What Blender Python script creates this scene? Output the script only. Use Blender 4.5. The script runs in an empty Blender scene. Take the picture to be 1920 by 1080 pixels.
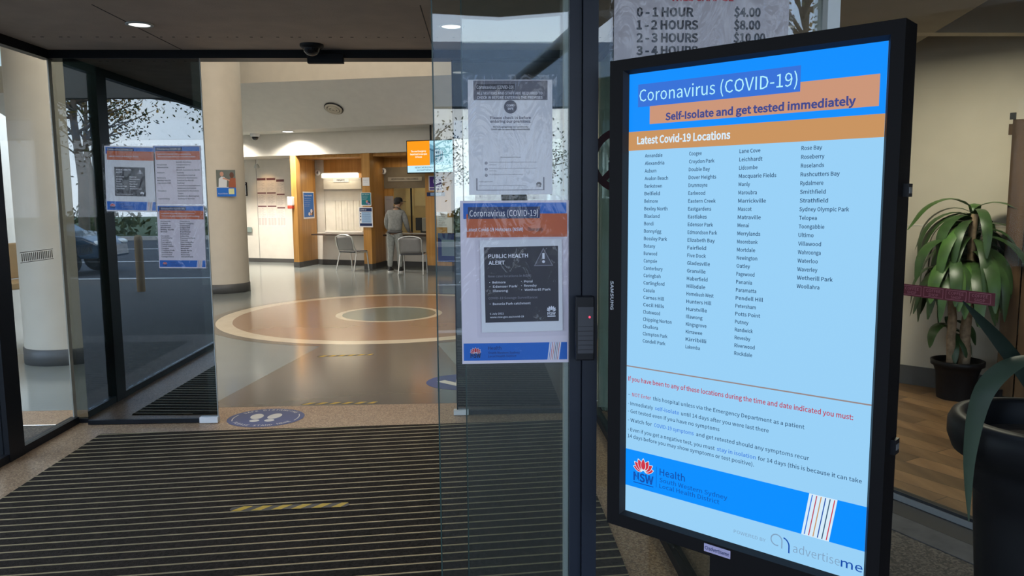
import bpy, math, random
from math import sin, cos, pi, radians, atan2, sqrt, hypot
from mathutils import Vector, Matrix, Quaternion, noise as mnoise

# ------------------------------------------------------------------ scene, camera, world, exposure
SC = bpy.context.scene
COL = SC.collection
SC.view_settings.view_transform = 'Standard'
SC.view_settings.look = 'None'
SC.view_settings.exposure = 0.0
SC.view_settings.gamma = 1.0
SC.view_settings.use_curve_mapping = False

cd = bpy.data.cameras.new('camera')
cam = bpy.data.objects.new('camera', cd)
COL.objects.link(cam)
cd.sensor_width = 36.0
cd.lens = 1450.0 / 1920.0 * 36.0
cd.clip_start = 0.05
cd.clip_end = 400
cam.matrix_world = (Matrix.Translation((0, 0, 1.6)) @ Matrix.Rotation(radians(-2.4), 4, 'Z')
                    @ Matrix.Rotation(radians(90 - 6.6), 4, 'X') @ Matrix.Rotation(radians(-0.43), 4, 'Z'))
SC.camera = cam

wd = bpy.data.worlds.new('sky')
SC.world = wd
wd.use_nodes = True
nt = wd.node_tree
nt.nodes.clear()
_o = nt.nodes.new('ShaderNodeOutputWorld')
_b = nt.nodes.new('ShaderNodeBackground')
_t = nt.nodes.new('ShaderNodeTexCoord')
_n = nt.nodes.new('ShaderNodeTexNoise')
_n.inputs['Scale'].default_value = 3.2
_n.inputs['Detail'].default_value = 6
_r = nt.nodes.new('ShaderNodeValToRGB')
_r.color_ramp.elements[0].position = .42
_r.color_ramp.elements[0].color = (.42, .66, 1.0, 1)
_r.color_ramp.elements[1].position = .62
_r.color_ramp.elements[1].color = (.86, .93, 1.0, 1)
nt.links.new(_t.outputs['Generated'], _n.inputs['Vector'])
nt.links.new(_n.outputs['Fac'], _r.inputs['Fac'])
_sx = nt.nodes.new('ShaderNodeSeparateXYZ')
_el = nt.nodes.new('ShaderNodeValToRGB')
_el.color_ramp.elements[0].position = .10
_el.color_ramp.elements[0].color = (.90, .95, 1.0, 1)
_el.color_ramp.elements[1].position = .24
_el.color_ramp.elements[1].color = (.42, .64, 1.0, 1)
_mx = nt.nodes.new('ShaderNodeMix')
_mx.data_type = 'RGBA'
_mx.inputs['Factor'].default_value = .45
nt.links.new(_t.outputs['Generated'], _sx.inputs[0])
nt.links.new(_sx.outputs['Z'], _el.inputs['Fac'])
nt.links.new(_el.outputs['Color'], _mx.inputs[6])
nt.links.new(_r.outputs['Color'], _mx.inputs[7])
nt.links.new(_mx.outputs[2], _b.inputs['Color'])
_b.inputs['Strength'].default_value = 4.2
nt.links.new(_b.outputs['Background'], _o.inputs['Surface'])

def add_light(kind, loc, energy, color=(1, 1, 1), size=.2, sizey=None, rot=(0, 0, 0), spot=None, blend=.5):
    l = bpy.data.lights.new('lamp_light', kind)
    l.energy = energy
    l.color = color
    if kind == 'AREA':
        l.shape = 'RECTANGLE'
        l.size = size
        l.size_y = sizey or size
    elif kind == 'SPOT':
        l.spot_size = radians(spot or 100)
        l.spot_blend = blend
        l.shadow_soft_size = size
    elif kind == 'POINT':
        l.shadow_soft_size = size
    elif kind == 'SUN':
        l.angle = radians(1)
    o = bpy.data.objects.new('lamp_light', l)
    o.location = loc
    o.rotation_euler = rot
    COL.objects.link(o)
    return o

# low sun behind the building: lights the trees across the road, the porch stays in shade
add_light('SUN', (0, 30, 30), 2.4, (1, .86, .62), rot=(radians(-52), 0, radians(-14)))
# area lights added below the lobby ceiling
add_light('AREA', (-2.4, 9.6, 5.2), 150, (1, .91, .78), 6.0, 5.0)
add_light('AREA', (-2.6, 14.2, 5.2), 40, (1, .9, .76), 4.5, 1.8, rot=(0, 0, radians(-15)))
add_light('AREA', (-8.4, 10.0, 5.2), 95, (1, .92, .8), 3.5, 3.5)
# fill light added above the inner doors to brighten the sloping ceiling
add_light('AREA', (-1.2, 5.80, 4.05), 135, (1, .94, .86), 3.6, 1.7, rot=(radians(90), 0, 0))
# cafe ceiling light
add_light('AREA', (3.0, 5.0, 2.7), 54, (1, .98, .80), .6, .6)

# ------------------------------------------------------------------ materials
MATS = {}
def lin(c):
    return tuple(((v / 255) / 12.92 if v / 255 <= .04045 else ((v / 255 + .055) / 1.055) ** 2.4) for v in c)
def mat(name, col, rough=.6, metal=0., spec=.5, var=.06, scale=6., bump=0., bscale=40., emit=None, coat=0.):
    if name in MATS:
        return MATS[name]
    m = bpy.data.materials.new(name)
    m.use_nodes = True
    t = m.node_tree
    b = t.nodes['Principled BSDF']
    b.inputs['Roughness'].default_value = rough
    b.inputs['Metallic'].default_value = metal
    b.inputs['Specular IOR Level'].default_value = spec
    b.inputs['Coat Weight'].default_value = coat
    tc = t.nodes.new('ShaderNodeTexCoord')
    if var > 0:
        n = t.nodes.new('ShaderNodeTexNoise')
        n.inputs['Scale'].default_value = scale
        n.inputs['Detail'].default_value = 4
        r = t.nodes.new('ShaderNodeValToRGB')
        r.color_ramp.elements[0].position = .3
        r.color_ramp.elements[1].position = .7
        r.color_ramp.elements[0].color = tuple(max(0, c * (1 - var)) for c in col) + (1,)
        r.color_ramp.elements[1].color = tuple(min(1, c * (1 + var)) for c in col) + (1,)
        t.links.new(tc.outputs['Object'], n.inputs['Vector'])
        t.links.new(n.outputs['Fac'], r.inputs['Fac'])
        t.links.new(r.outputs['Color'], b.inputs['Base Color'])
    else:
        b.inputs['Base Color'].default_value = tuple(col) + (1,)
    if bump > 0:
        n2 = t.nodes.new('ShaderNodeTexNoise')
        n2.inputs['Scale'].default_value = bscale
        bp = t.nodes.new('ShaderNodeBump')
        bp.inputs['Strength'].default_value = bump
        bp.inputs['Distance'].default_value = .01
        t.links.new(tc.outputs['Object'], n2.inputs['Vector'])
        t.links.new(n2.outputs['Fac'], bp.inputs['Height'])
        t.links.new(bp.outputs['Normal'], b.inputs['Normal'])
    if emit:
        b.inputs['Emission Color'].default_value = tuple(emit[:3]) + (1,)
        b.inputs['Emission Strength'].default_value = emit[3] if len(emit) > 3 else 1
    MATS[name] = m
    return m
def glow(name, rgb255, k=1.0):
    c = lin(rgb255)
    return mat(name, (.005, .005, .005), .4, spec=.08, var=0, emit=(c[0], c[1], c[2], k))
def ink(name, rgb255, rough=.45):
    return mat(name, lin(rgb255), rough, var=.03, spec=.4)
def speckle(name, cols, scale, rough, spec=.5, bump=0., coat=0.):
    if name in MATS:
        return MATS[name]
    m = mat(name, cols[0], rough, spec=spec, var=0, bump=bump, bscale=scale, coat=coat)
    t = m.node_tree
    b = t.nodes['Principled BSDF']
    tc = t.nodes['Texture Coordinate']
    v = t.nodes.new('ShaderNodeTexVoronoi')
    v.inputs['Scale'].default_value = scale
    w = t.nodes.new('ShaderNodeSeparateColor')
    r = t.nodes.new('ShaderNodeValToRGB')
    r.color_ramp.interpolation = 'CONSTANT'
    for i, c in enumerate(cols):
        if i < 2:
            e = r.color_ramp.elements[i]
            e.position = i / len(cols)
        else:
            e = r.color_ramp.elements.new(i / len(cols))
        e.color = tuple(c) + (1,)
    t.links.new(tc.outputs['Object'], v.inputs['Vector'])
    t.links.new(v.outputs['Color'], w.inputs['Color'])
    t.links.new(w.outputs['Red'], r.inputs['Fac'])
    t.links.new(r.outputs['Color'], b.inputs['Base Color'])
    return m
def glass(name, tint, f0, bump=0., bscale=8., rough=0.):
    if name in MATS:
        return MATS[name]
    m = bpy.data.materials.new(name)
    m.use_nodes = True
    t = m.node_tree
    t.nodes.clear()
    o = t.nodes.new('ShaderNodeOutputMaterial')
    mx = t.nodes.new('ShaderNodeMixShader')
    tr = t.nodes.new('ShaderNodeBsdfTransparent')
    gl = t.nodes.new('ShaderNodeBsdfGlossy')
    gl.inputs['Roughness'].default_value = rough
    tr.inputs['Color'].default_value = tuple(tint) + (1,)
    lw = t.nodes.new('ShaderNodeLayerWeight')
    lw.inputs['Blend'].default_value = .5
    p = t.nodes.new('ShaderNodeMath'); p.operation = 'POWER'; p.inputs[1].default_value = 5
    ma = t.nodes.new('ShaderNodeMath'); ma.operation = 'MULTIPLY_ADD'
    ma.inputs[1].default_value = 1 - f0
    ma.inputs[2].default_value = f0
    t.links.new(lw.outputs['Facing'], p.inputs[0])
    t.links.new(p.outputs[0], ma.inputs[0])
    t.links.new(ma.outputs[0], mx.inputs['Fac'])
    t.links.new(tr.outputs[0], mx.inputs[1])
    t.links.new(gl.outputs[0], mx.inputs[2])
    t.links.new(mx.outputs[0], o.inputs['Surface'])
    if bump > 0:
        tc = t.nodes.new('ShaderNodeTexCoord')
        mp = t.nodes.new('ShaderNodeMapping')
        mp.inputs['Scale'].default_value = (1, .35, 1)
        n = t.nodes.new('ShaderNodeTexNoise')
        n.inputs['Scale'].default_value = bscale
        n.inputs['Detail'].default_value = 3
        n.inputs['Distortion'].default_value = 1.5
        bp = t.nodes.new('ShaderNodeBump')
        bp.inputs['Strength'].default_value = bump
        bp.inputs['Distance'].default_value = .02
        t.links.new(tc.outputs['Object'], mp.inputs['Vector'])
        t.links.new(mp.outputs[0], n.inputs['Vector'])
        t.links.new(n.outputs['Fac'], bp.inputs['Height'])
        t.links.new(bp.outputs[0], gl.inputs['Normal'])
        t.links.new(bp.outputs[0], lw.inputs['Normal'])
    MATS[name] = m
    return m
def wood(name, a, b_, scale, rough=.4, axis='Z', planks=None):
    if name in MATS:
        return MATS[name]
    m = mat(name, a, rough, var=0)
    t = m.node_tree
    b = t.nodes['Principled BSDF']
    tc = t.nodes['Texture Coordinate']
    mp = t.nodes.new('ShaderNodeMapping')
    s = {'X': (.06, 1, 1), 'Y': (1, .06, 1), 'Z': (1, 1, .06)}[axis]
    mp.inputs['Scale'].default_value = s
    n = t.nodes.new('ShaderNodeTexNoise')
    n.inputs['Scale'].default_value = scale
    n.inputs['Detail'].default_value = 6
    r = t.nodes.new('ShaderNodeValToRGB')
    r.color_ramp.elements[0].position = .35
    r.color_ramp.elements[1].position = .65
    r.color_ramp.elements[0].color = tuple(a) + (1,)
    r.color_ramp.elements[1].color = tuple(b_) + (1,)
    t.links.new(tc.outputs['Object'], mp.inputs['Vector'])
    t.links.new(mp.outputs[0], n.inputs['Vector'])
    t.links.new(n.outputs['Fac'], r.inputs['Fac'])
    if planks:
        br = t.nodes.new('ShaderNodeTexBrick')
        br.inputs['Scale'].default_value = 1
        br.inputs['Brick Width'].default_value = planks[0]
        br.inputs['Row Height'].default_value = planks[1]
        br.inputs['Mortar Size'].default_value = .003
        br.inputs['Color1'].default_value = (.55, .55, .55, 1)
        br.inputs['Color2'].default_value = (1.25, 1.2, 1.15, 1)
        br.inputs['Mortar'].default_value = (.3, .3, .3, 1)
        m2 = t.nodes.new('ShaderNodeMapping')
        m2.inputs['Rotation'].default_value = (0, 0, planks[2])
        mul = t.nodes.new('ShaderNodeMix')
        mul.data_type = 'RGBA'
        mul.blend_type = 'MULTIPLY'
        mul.inputs['Factor'].default_value = 1
        t.links.new(tc.outputs['Object'], m2.inputs['Vector'])
        t.links.new(m2.outputs[0], br.inputs['Vector'])
        t.links.new(r.outputs['Color'], mul.inputs[6])
        t.links.new(br.outputs['Color'], mul.inputs[7])
        t.links.new(mul.outputs[2], b.inputs['Base Color'])
    else:
        t.links.new(r.outputs['Color'], b.inputs['Base Color'])
    return m

M = {}
M['cream'] = mat('cream_wall_paint', (.56, .49, .39), .6, var=.03, bump=.05)
M['white_wall'] = mat('white_wall_paint', (.66, .62, .55), .6, var=.03, bump=.05)
M['lobby_ceiling'] = mat('lobby_ceiling_paint', (.66, .64, .60), .7, var=.03)
M['airlock_ceiling'] = mat('airlock_ceiling_paint', (.48, .39, .315), .8, var=.08, bump=.2, bscale=120)
M['soffit'] = mat('soffit_board', (.16, .16, .16), .8)
M['black_metal'] = mat('black_powder_coated_metal', (.008, .009, .012), .42, spec=.22, var=.1)
M['dark_metal'] = mat('dark_blue_grey_metal', (.014, .018, .028), .40, spec=.28, var=.1)
M['gasket'] = mat('black_rubber_gasket', (.008, .008, .01), .6)
M['grey_metal'] = mat('grey_aluminium', (.30, .30, .29), .4, metal=.6)
M['pale_metal'] = mat('pale_anodised_frame', (.50, .52, .50), .4, metal=.3)
M['white_plastic'] = mat('white_plastic', (.75, .75, .75), .4)
M['black_plastic'] = mat('black_plastic', (.008, .008, .010), .42, spec=.25)
M['satin_black'] = mat('satin_black_housing', (.007, .0062, .0065), .55, var=.05, spec=.10)
M['skirting'] = mat('dark_grey_skirting_vinyl', (.075, .073, .07), .45)
M['timber'] = wood('honey_timber_veneer', (.40, .19, .045), (.52, .27, .075), 14, .38)
M['old_timber'] = wood('weathered_brown_timber', (.05, .026, .011), (.13, .07, .028), 10, .8)
M['vinyl_grey'] = mat('grey_polished_vinyl', (.215, .235, .225), .14, var=.05, scale=1.2, spec=.55)
M['vinyl_green'] = mat('grey_green_polished_vinyl', (.19, .205, .165), .16, var=.05, scale=1.2, spec=.6)
M['vinyl_brown'] = mat('taupe_polished_vinyl', (.15, .125, .10), .16, var=.05, scale=1.0, spec=.55)
M['vinyl_terra'] = mat('terracotta_polished_vinyl', (.34, .205, .125), .17, var=.04, scale=1.2, spec=.6)
M['vinyl_cream'] = mat('cream_polished_vinyl', (.66, .55, .40), .16, var=.05, spec=.6)
M['granite'] = speckle('tan_speckled_granite', [(.36, .22, .12), (.42, .27, .16), (.30, .18, .10), (.48, .33, .20), (.22, .13, .08)], 140, .4)
M['aggregate'] = speckle('dark_exposed_aggregate', [(.055, .045, .035), (.085, .07, .053), (.035, .03, .025), (.12, .098, .075)], 110, .75, bump=.3)
M['concrete'] = mat('dark_grey_concrete', (.075, .072, .07), .8, var=.2, scale=12)
M['cafe_floor'] = wood('brown_timber_plank_floor', (.15, .085, .042), (.25, .15, .075), 9, .45, axis='Y', planks=(.9, .16, radians(62)))
M['glass_clear'] = glass('clear_glass', (.93, .95, .95), .03)
M['glass_front'] = glass('front_door_glass', (.90, .93, .91), .075)
M['glass_tint'] = glass('tinted_door_glass', (.19, .26, .29), .27)
M['glass_side'] = glass('tinted_corner_glass', (.50, .53, .52), .05)
M['glass_cafe'] = glass('cafe_window_glass', (.80, .80, .78), .006)
M['sleeve'] = glass('crinkled_clear_plastic', (.97, .97, .98), .035, bump=.35, bscale=13, rough=.08)
M['paper'] = mat('white_paper', (.72, .71, .72), .55, var=.02)
M['paper_lilac'] = mat('pale_pink_paper', (.72, .64, .69), .5, var=.03)
M['chrome'] = mat('chromed_steel', (.7, .7, .7), .15, metal=1.)

# ------------------------------------------------------------------ builders
class MB:
    def __init__(s):
        s.v = []; s.f = []; s.m = []; s.sm = []; s.mats = []
    def mi(s, m):
        m = M[m] if isinstance(m, str) else m
        if m not in s.mats:
            s.mats.append(m)
        return s.mats.index(m)
    def add(s, vs, fs, m, smooth=False):
        b = len(s.v)
        k = s.mi(m)
        s.v += [tuple(v) for v in vs]
        for f in fs:
            s.f.append([b + i for i in f]); s.m.append(k); s.sm.append(smooth)
        return s
    def box(s, c, d, m, rz=0., R=None):
        hx, hy, hz = d[0] / 2, d[1] / 2, d[2] / 2
        R = R or Matrix.Rotation(rz, 3, 'Z')
        vs = [Vector(c) + R @ Vector((x * hx, y * hy, z * hz)) for x in (-1, 1) for y in (-1, 1) for z in (-1, 1)]
        return s.add(vs, [(0, 1, 3, 2), (4, 6, 7, 5), (0, 4, 5, 1), (2, 3, 7, 6), (0, 2, 6, 4), (1, 5, 7, 3)], m)
    def bx(s, x0, x1, y0, y1, z0, z1, m):
        return s.box(((x0 + x1) / 2, (y0 + y1) / 2, (z0 + z1) / 2), (x1 - x0, y1 - y0, z1 - z0), m)
    def prism(s, pts, z0, z1, m):
        n = len(pts)
        a = sum(pts[i][0] * pts[(i + 1) % n][1] - pts[(i + 1) % n][0] * pts[i][1] for i in range(n))
        if a < 0:
            pts = pts[::-1]
        vs = [(p[0], p[1], z0) for p in pts] + [(p[0], p[1], z1) for p in pts]
        fs = [tuple(range(n - 1, -1, -1)), tuple(range(n, 2 * n))]
        fs += [(i, (i + 1) % n, n + (i + 1) % n, n + i) for i in range(n)]
        return s.add(vs, fs, m)
    def poly(s, pts, z, m):
        n = len(pts)
        a = sum(pts[i][0] * pts[(i + 1) % n][1] - pts[(i + 1) % n][0] * pts[i][1] for i in range(n))
        if a < 0:
            pts = pts[::-1]
        return s.add([(p[0], p[1], z) for p in pts], [tuple(range(n))], m)
    def tube(s, path, r, m, n=10, flat=1.0):
        P = [Vector(p) for p in path]
        rs = r if isinstance(r, (list, tuple)) else [r] * len(P)
        vs = []; up = None
        for i, p in enumerate(P):
            t = (P[min(i + 1, len(P) - 1)] - P[max(i - 1, 0)]).normalized()
            if up is None:
                up = Vector((0, 0, 1)) if abs(t.z) < .9 else Vector((1, 0, 0))
            a = t.cross(up)
            a = a.normalized() if a.length > 1e-6 else t.orthogonal().normalized()
            b = a.cross(t).normalized()
            up = b
            for k in range(n):
                w = 2 * pi * k / n
                vs.append(p + a * (cos(w) * rs[i]) + b * (sin(w) * rs[i] * flat))
        fs = []
        for i in range(len(P) - 1):
            for k in range(n):
                k2 = (k + 1) % n
                fs.append((i * n + k, i * n + k2, (i + 1) * n + k2, (i + 1) * n + k))
        s.add(vs, fs, m, True)
        s.add([vs[k] for k in range(n)], [tuple(range(n - 1, -1, -1))], m)
        s.add([vs[(len(P) - 1) * n + k] for k in range(n)], [tuple(range(n))], m)
        return s
    def lathe(s, prof, c, m, n=32, sx=1., sy=1.):
        vs = []
        for r, z in prof:
            for k in range(n):
                w = 2 * pi * k / n
                vs.append((c[0] + cos(w) * r * sx, c[1] + sin(w) * r * sy, c[2] + z))
        fs = []
        for i in range(len(prof) - 1):
            for k in range(n):
                k2 = (k + 1) % n
                fs.append((i * n + k, i * n + k2, (i + 1) * n + k2, (i + 1) * n + k))
        s.add(vs, fs, m, True)
        if prof[0][0] > 1e-5:
            s.add(vs[:n], [tuple(range(n - 1, -1, -1))], m)
        if prof[-1][0] > 1e-5:
            s.add(vs[-n:], [tuple(range(n))], m)
        return s
    def ball(s, c, r, m, n=16, k=10):
        r = r if isinstance(r, (tuple, list)) else (r, r, r)
        pr = [(max(1e-4, sin(pi * i / k)) , -cos(pi * i / k)) for i in range(k + 1)]
        vs = []
        for a, z in pr:
            for j in range(n):
                w = 2 * pi * j / n
                vs.append((c[0] + cos(w) * a * r[0], c[1] + sin(w) * a * r[1], c[2] + z * r[2]))
        fs = [(i * n + j, i * n + (j + 1) % n, (i + 1) * n + (j + 1) % n, (i + 1) * n + j) for i in range(k) for j in range(n)]
        return s.add(vs, fs, m, True)
    def strip(s, path, width, m, side, curl=0.):
        """a leaf: a ribbon with a midrib fold along path; width per point; side = width direction"""
        P = [Vector(p) for p in path]
        vs = []
        for i, p in enumerate(P):
            t = (P[min(i + 1, len(P) - 1)] - P[max(i - 1, 0)]).normalized()
            sd = Vector(side) - t * Vector(side).dot(t)
            sd = sd.normalized() if sd.length > 1e-4 else t.orthogonal().normalized()
            nn = sd.cross(t).normalized()
            w = width[i]
            vs += [p - sd * w + nn * (w * curl), p, p + sd * w + nn * (w * curl)]
        fs = []
        for i in range(len(P) - 1):
            a = i * 3
            fs += [(a, a + 1, a + 4, a + 3), (a + 1, a + 2, a + 5, a + 4)]
        return s.add(vs, fs, m, True)
    def build(s, name, parent=None, loc=(0, 0, 0), rot=(0, 0, 0), bevel=0., mw=None):
        me = bpy.data.meshes.new(name)
        me.from_pydata(s.v, [], s.f)
        for m in s.mats:
            me.materials.append(m)
        for p, k, sm in zip(me.polygons, s.m, s.sm):
            p.material_index = k
            p.use_smooth = sm
        me.update()
        o = bpy.data.objects.new(name, me)
        COL.objects.link(o)
        o.location = loc
        o.rotation_euler = rot
        if parent:
            o.parent = parent
        if bevel:
            b = o.modifiers.new('bevel', 'BEVEL')
            b.width = bevel
            b.segments = 2
            b.limit_method = 'ANGLE'
        return o

def tag(o, label=None, cat=None, group=None, kind=None):
    if label: o['label'] = label
    if cat: o['category'] = cat
    if group: o['group'] = group
    if kind: o['kind'] = kind
    return o
def thing(name, label, cat, loc=(0, 0, 0), rot=(0, 0, 0), group=None):
    o = bpy.data.objects.new(name, None)
    o.empty_display_size = .1
    COL.objects.link(o)
    o.location = loc
    o.rotation_euler = rot
    return tag(o, label, cat, group)
def struct(o):
    o['kind'] = 'structure'
    return o
def sroot(name, loc=(0, 0, 0), rot=(0, 0, 0)):
    o = bpy.data.objects.new(name, None)
    COL.objects.link(o)
    o.location = loc
    o.rotation_euler = rot
    return struct(o)

# lettering: strings become flat mesh letters
_fc = bpy.data.curves.new('lettering_source', 'FONT')
_fc.resolution_u = 2
try:                           # the plain grotesque that ships with Blender; the built-in face is the fallback
    import os
    _fc.font = bpy.data.fonts.load(os.path.join(bpy.utils.system_resource('DATAFILES'), 'fonts', 'Noto Sans CJK Regular.woff2'))
except Exception:
    pass
_fo = bpy.data.objects.new('lettering_source', _fc)
_cache = {}
CAP = .73
_fc.size = 1
_fc.body = 'H'
_me = bpy.data.meshes.new_from_object(_fo)
_fc.size = CAP / max(v.co.y for v in _me.vertices)
bpy.data.meshes.remove(_me)
def glyphs(txt, bold):
    k = (txt, bold)
    if k in _cache:
        return _cache[k]
    _fc.body = txt
    _fc.offset = .014 * bold
    me = bpy.data.meshes.new_from_object(_fo)
    vs = [tuple(v.co) for v in me.vertices]
    fs = [tuple(p.vertices) for p in me.polygons]
    bpy.data.meshes.remove(me)
    _cache[k] = (vs, fs)
    return vs, fs
class Sheet(MB):
    """flat printing in local x (right), y (up); z grows towards the reader in steps"""
    Z = .00035
    def __init__(s, part='printed_artwork'):
        super().__init__()
        s.part = part
        s.pn = []
    def add(s, vs, fs, m, smooth=False):
        s.pn += [s.part] * len(fs)
        return super().add(vs, fs, m, smooth)
    def build_parts(s, parent, loc=(0, 0, 0), rot=(0, 0, 0)):
        """one mesh per named printed area"""
        out = {}
        for f, k, p in zip(s.f, s.m, s.pn):
            b = out.setdefault(p, MB())
            b.add([s.v[i] for i in f], [tuple(range(len(f)))], s.mats[k])
        return {p: b.build(p, parent, loc, rot) for p, b in out.items()}
    def rect(s, x0, y0, x1, y1, m, lay=1):
        return s.add([(x0, y0, lay * s.Z), (x1, y0, lay * s.Z), (x1, y1, lay * s.Z), (x0, y1, lay * s.Z)], [(0, 1, 2, 3)], m)
    def pol(s, pts, m, lay=1):
        return s.poly(pts, lay * s.Z, m)
    def ell(s, cx, cy, rx, ry, m, lay=1, rot=0., n=28):
        return s.pol([(cx + rx * cos(a) * cos(rot) - ry * sin(a) * sin(rot), cy + rx * cos(a) * sin(rot) + ry * sin(a) * cos(rot))
                      for a in [2 * pi * i / n for i in range(n)]], m, lay)
    def ring(s, cx, cy, r0, r1, m, lay=1, a0=0., a1=2 * pi, n=40, ex=1.):
        vs = []
        for i in range(n + 1):
            a = a0 + (a1 - a0) * i / n
            vs += [(cx + r0 * cos(a) * ex, cy + r0 * sin(a), lay * s.Z), (cx + r1 * cos(a) * ex, cy + r1 * sin(a), lay * s.Z)]
        return s.add(vs, [(2 * i, 2 * i + 1, 2 * i + 3, 2 * i + 2) for i in range(n)], m)
    def line(s, a, b, w, m, lay=1):
        d = Vector((b[0] - a[0], b[1] - a[1])).normalized() * (w / 2)
        n = (-d.y, d.x)
        return s.pol([(a[0] - n[0], a[1] - n[1]), (b[0] - n[0], b[1] - n[1]), (b[0] + n[0], b[1] + n[1]), (a[0] + n[0], a[1] + n[1])], m, lay)
    def text(s, txt, x, y, h, m, lay=2, w=None, al='l', bold=0., rot=0., slant=0.):
        """baseline at y, capital height h, optional total width w"""
        vs, fs = glyphs(txt, bold)
        if not vs:
            return s
        k = h / CAP
        x0 = min(v[0] for v in vs); x1 = max(v[0] for v in vs)
        kx = (w / (x1 - x0)) if w else k
        W = (x1 - x0) * kx
        off = {'l': 0, 'c': -W / 2, 'r': -W}[al]
        c, sn = cos(rot), sin(rot)
        out = []
        for v in vs:
            lx = (v[0] - x0) * kx + off + slant * v[1] * k
            ly = v[1] * k
            out.append((x + lx * c - ly * sn, y + lx * sn + ly * c, lay * s.Z))
        return s.add(out, fs, m)
    def arctext(s, txt, cx, cy, rx, ry, h, m, lay, mid, span, top=True):
        n = len(txt)
        for i, ch in enumerate(txt):
            if ch == ' ':
                continue
            t = (i + .5) / n - .5
            a = mid - t * span if top else mid + t * span
            s.text(ch, cx + rx * cos(a), cy + ry * sin(a), h, m, lay, al='c', bold=1,
                   rot=(atan2(sin(a) * rx, cos(a) * ry) - pi / 2) if top else (atan2(sin(a) * rx, cos(a) * ry) + pi / 2))
        return s
FACE = (pi / 2, 0, 0)          # a sheet facing the street (-Y)

def lotus(S, cx, cy, w, petal, rim, lay=2):
    """stylised open flower: seven broad pointed petals fanned above a base"""
    cy -= .12 * w
    for n_, (ang, ln, wd) in enumerate(((72, .50, .13), (-72, .50, .13), (48, .58, .14), (-48, .58, .14), (24, .62, .14), (-24, .62, .14), (0, .64, .13))):
        a = radians(90 + ang)
        for k, mm, l2 in ((1.0, rim, 0), (.84, petal, .25)):
            pts = []
            for i in range(13):
                t = i / 12
                pts.append((.04 + ln * (.5 + (t - .5) * k), wd * k * sin(pi * t ** .75) ** .8 if 0 < i < 12 else 0))
            pts += [(p[0], -p[1]) for p in pts[-2:0:-1]]
            S.pol([(cx + w * (p[0] * cos(a) - p[1] * sin(a)), cy + w * (p[0] * sin(a) * .86 + p[1] * cos(a))) for p in pts], mm, lay + l2 + n_ * .5)

INK = ink('black_ink', (28, 28, 34))
INK_GREY = ink('grey_ink', (120, 118, 128))
WHITE_INK = ink('white_ink', (225, 225, 232))
BLUE_INK = ink('blue_ink', (8, 98, 188))
NAVY_INK = ink('navy_ink', (22, 42, 88))
ORANGE_INK = ink('orange_ink', (196, 92, 44))
RED_INK = ink('red_ink', (190, 40, 48))
BLACK_PRINT = ink('charcoal_print', (46, 44, 52))
MAROON = ink('maroon_film', (92, 14, 30))
TEAL_INK = ink('teal_ink', (16, 110, 120))
PURPLE_INK = ink('purple_ink', (72, 40, 130))
YELLOW = ink('yellow_tape', (205, 165, 40))

def poster(name, label, cat, w, h, loc, rot, draw, paper='paper', group=None, sleeve=False, th=.001):
    """a sheet whose lower left corner is loc; draw(colours, letters) prints on it"""
    b = MB()
    b.box((w / 2, h / 2, -th / 2), (w, h, th), paper)
    o = b.build(name, None, loc, rot)
    tag(o, label, cat, group)
    S, T = Sheet(), Sheet()
    draw(S, T)
    S.build_parts(o)
    if T.v: T.build('lettering', o)
    if sleeve:
        p = MB()
        p.add([(-.012, -.012, .004), (w + .012, -.012, .004), (w + .012, h + .012, .004), (-.012, h + .012, .004)], [(0, 1, 2, 3)], 'sleeve')
        p.build('plastic_sleeve', o)
    return o

# ================================================================== THE SETTING
FY = 5.6          # inner doors
OY = 2.0          # outer doors
LX, RX = -2.95, .86
HEAD = 2.60
# --- floors
f = MB()
f.poly([(-14, FY + .37), (.9, FY + .37), (6.5, FY + .37), (6.5, 24), (-14, 24)], 0, 'vinyl_grey')
CX, CY = -1.275, 10.83
def circ(r, n=96):
    return [(CX + r * cos(2 * pi * i / n), CY + r * sin(2 * pi * i / n)) for i in range(n)]
f.poly([(-1.73, 8.70), (-2.14, 5.97), (.06, 5.97), (-.52, 8.70)], .0006, 'vinyl_brown')
f.poly(circ(2.42), .0010, 'vinyl_brown')
f.poly(circ(2.29), .0014, 'vinyl_cream')
f.poly(circ(2.08), .0018, 'vinyl_terra')
f.poly(circ(.74), .0022, 'vinyl_cream')
f.poly(circ(.65), .0026, 'vinyl_green')
struct(f.build('floor'))
f = MB(); f.poly([(LX, 1.75), (RX + .02, 1.75), (RX + .02, FY + .37), (LX - 11, FY + .37), (LX - 11, FY - .02), (LX, FY - .02)], 0, 'granite')
struct(f.build('floor_entrance'))
f = MB(); f.poly([(-14, -5.2), (6.5, -5.2), (6.5, 5.97), (RX + .02, 5.97), (RX + .02, 1.75), (LX, 1.75), (LX, FY - .02), (-14, FY - .02)], -.002, 'aggregate')
struct(f.build('floor_porch'))
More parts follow.
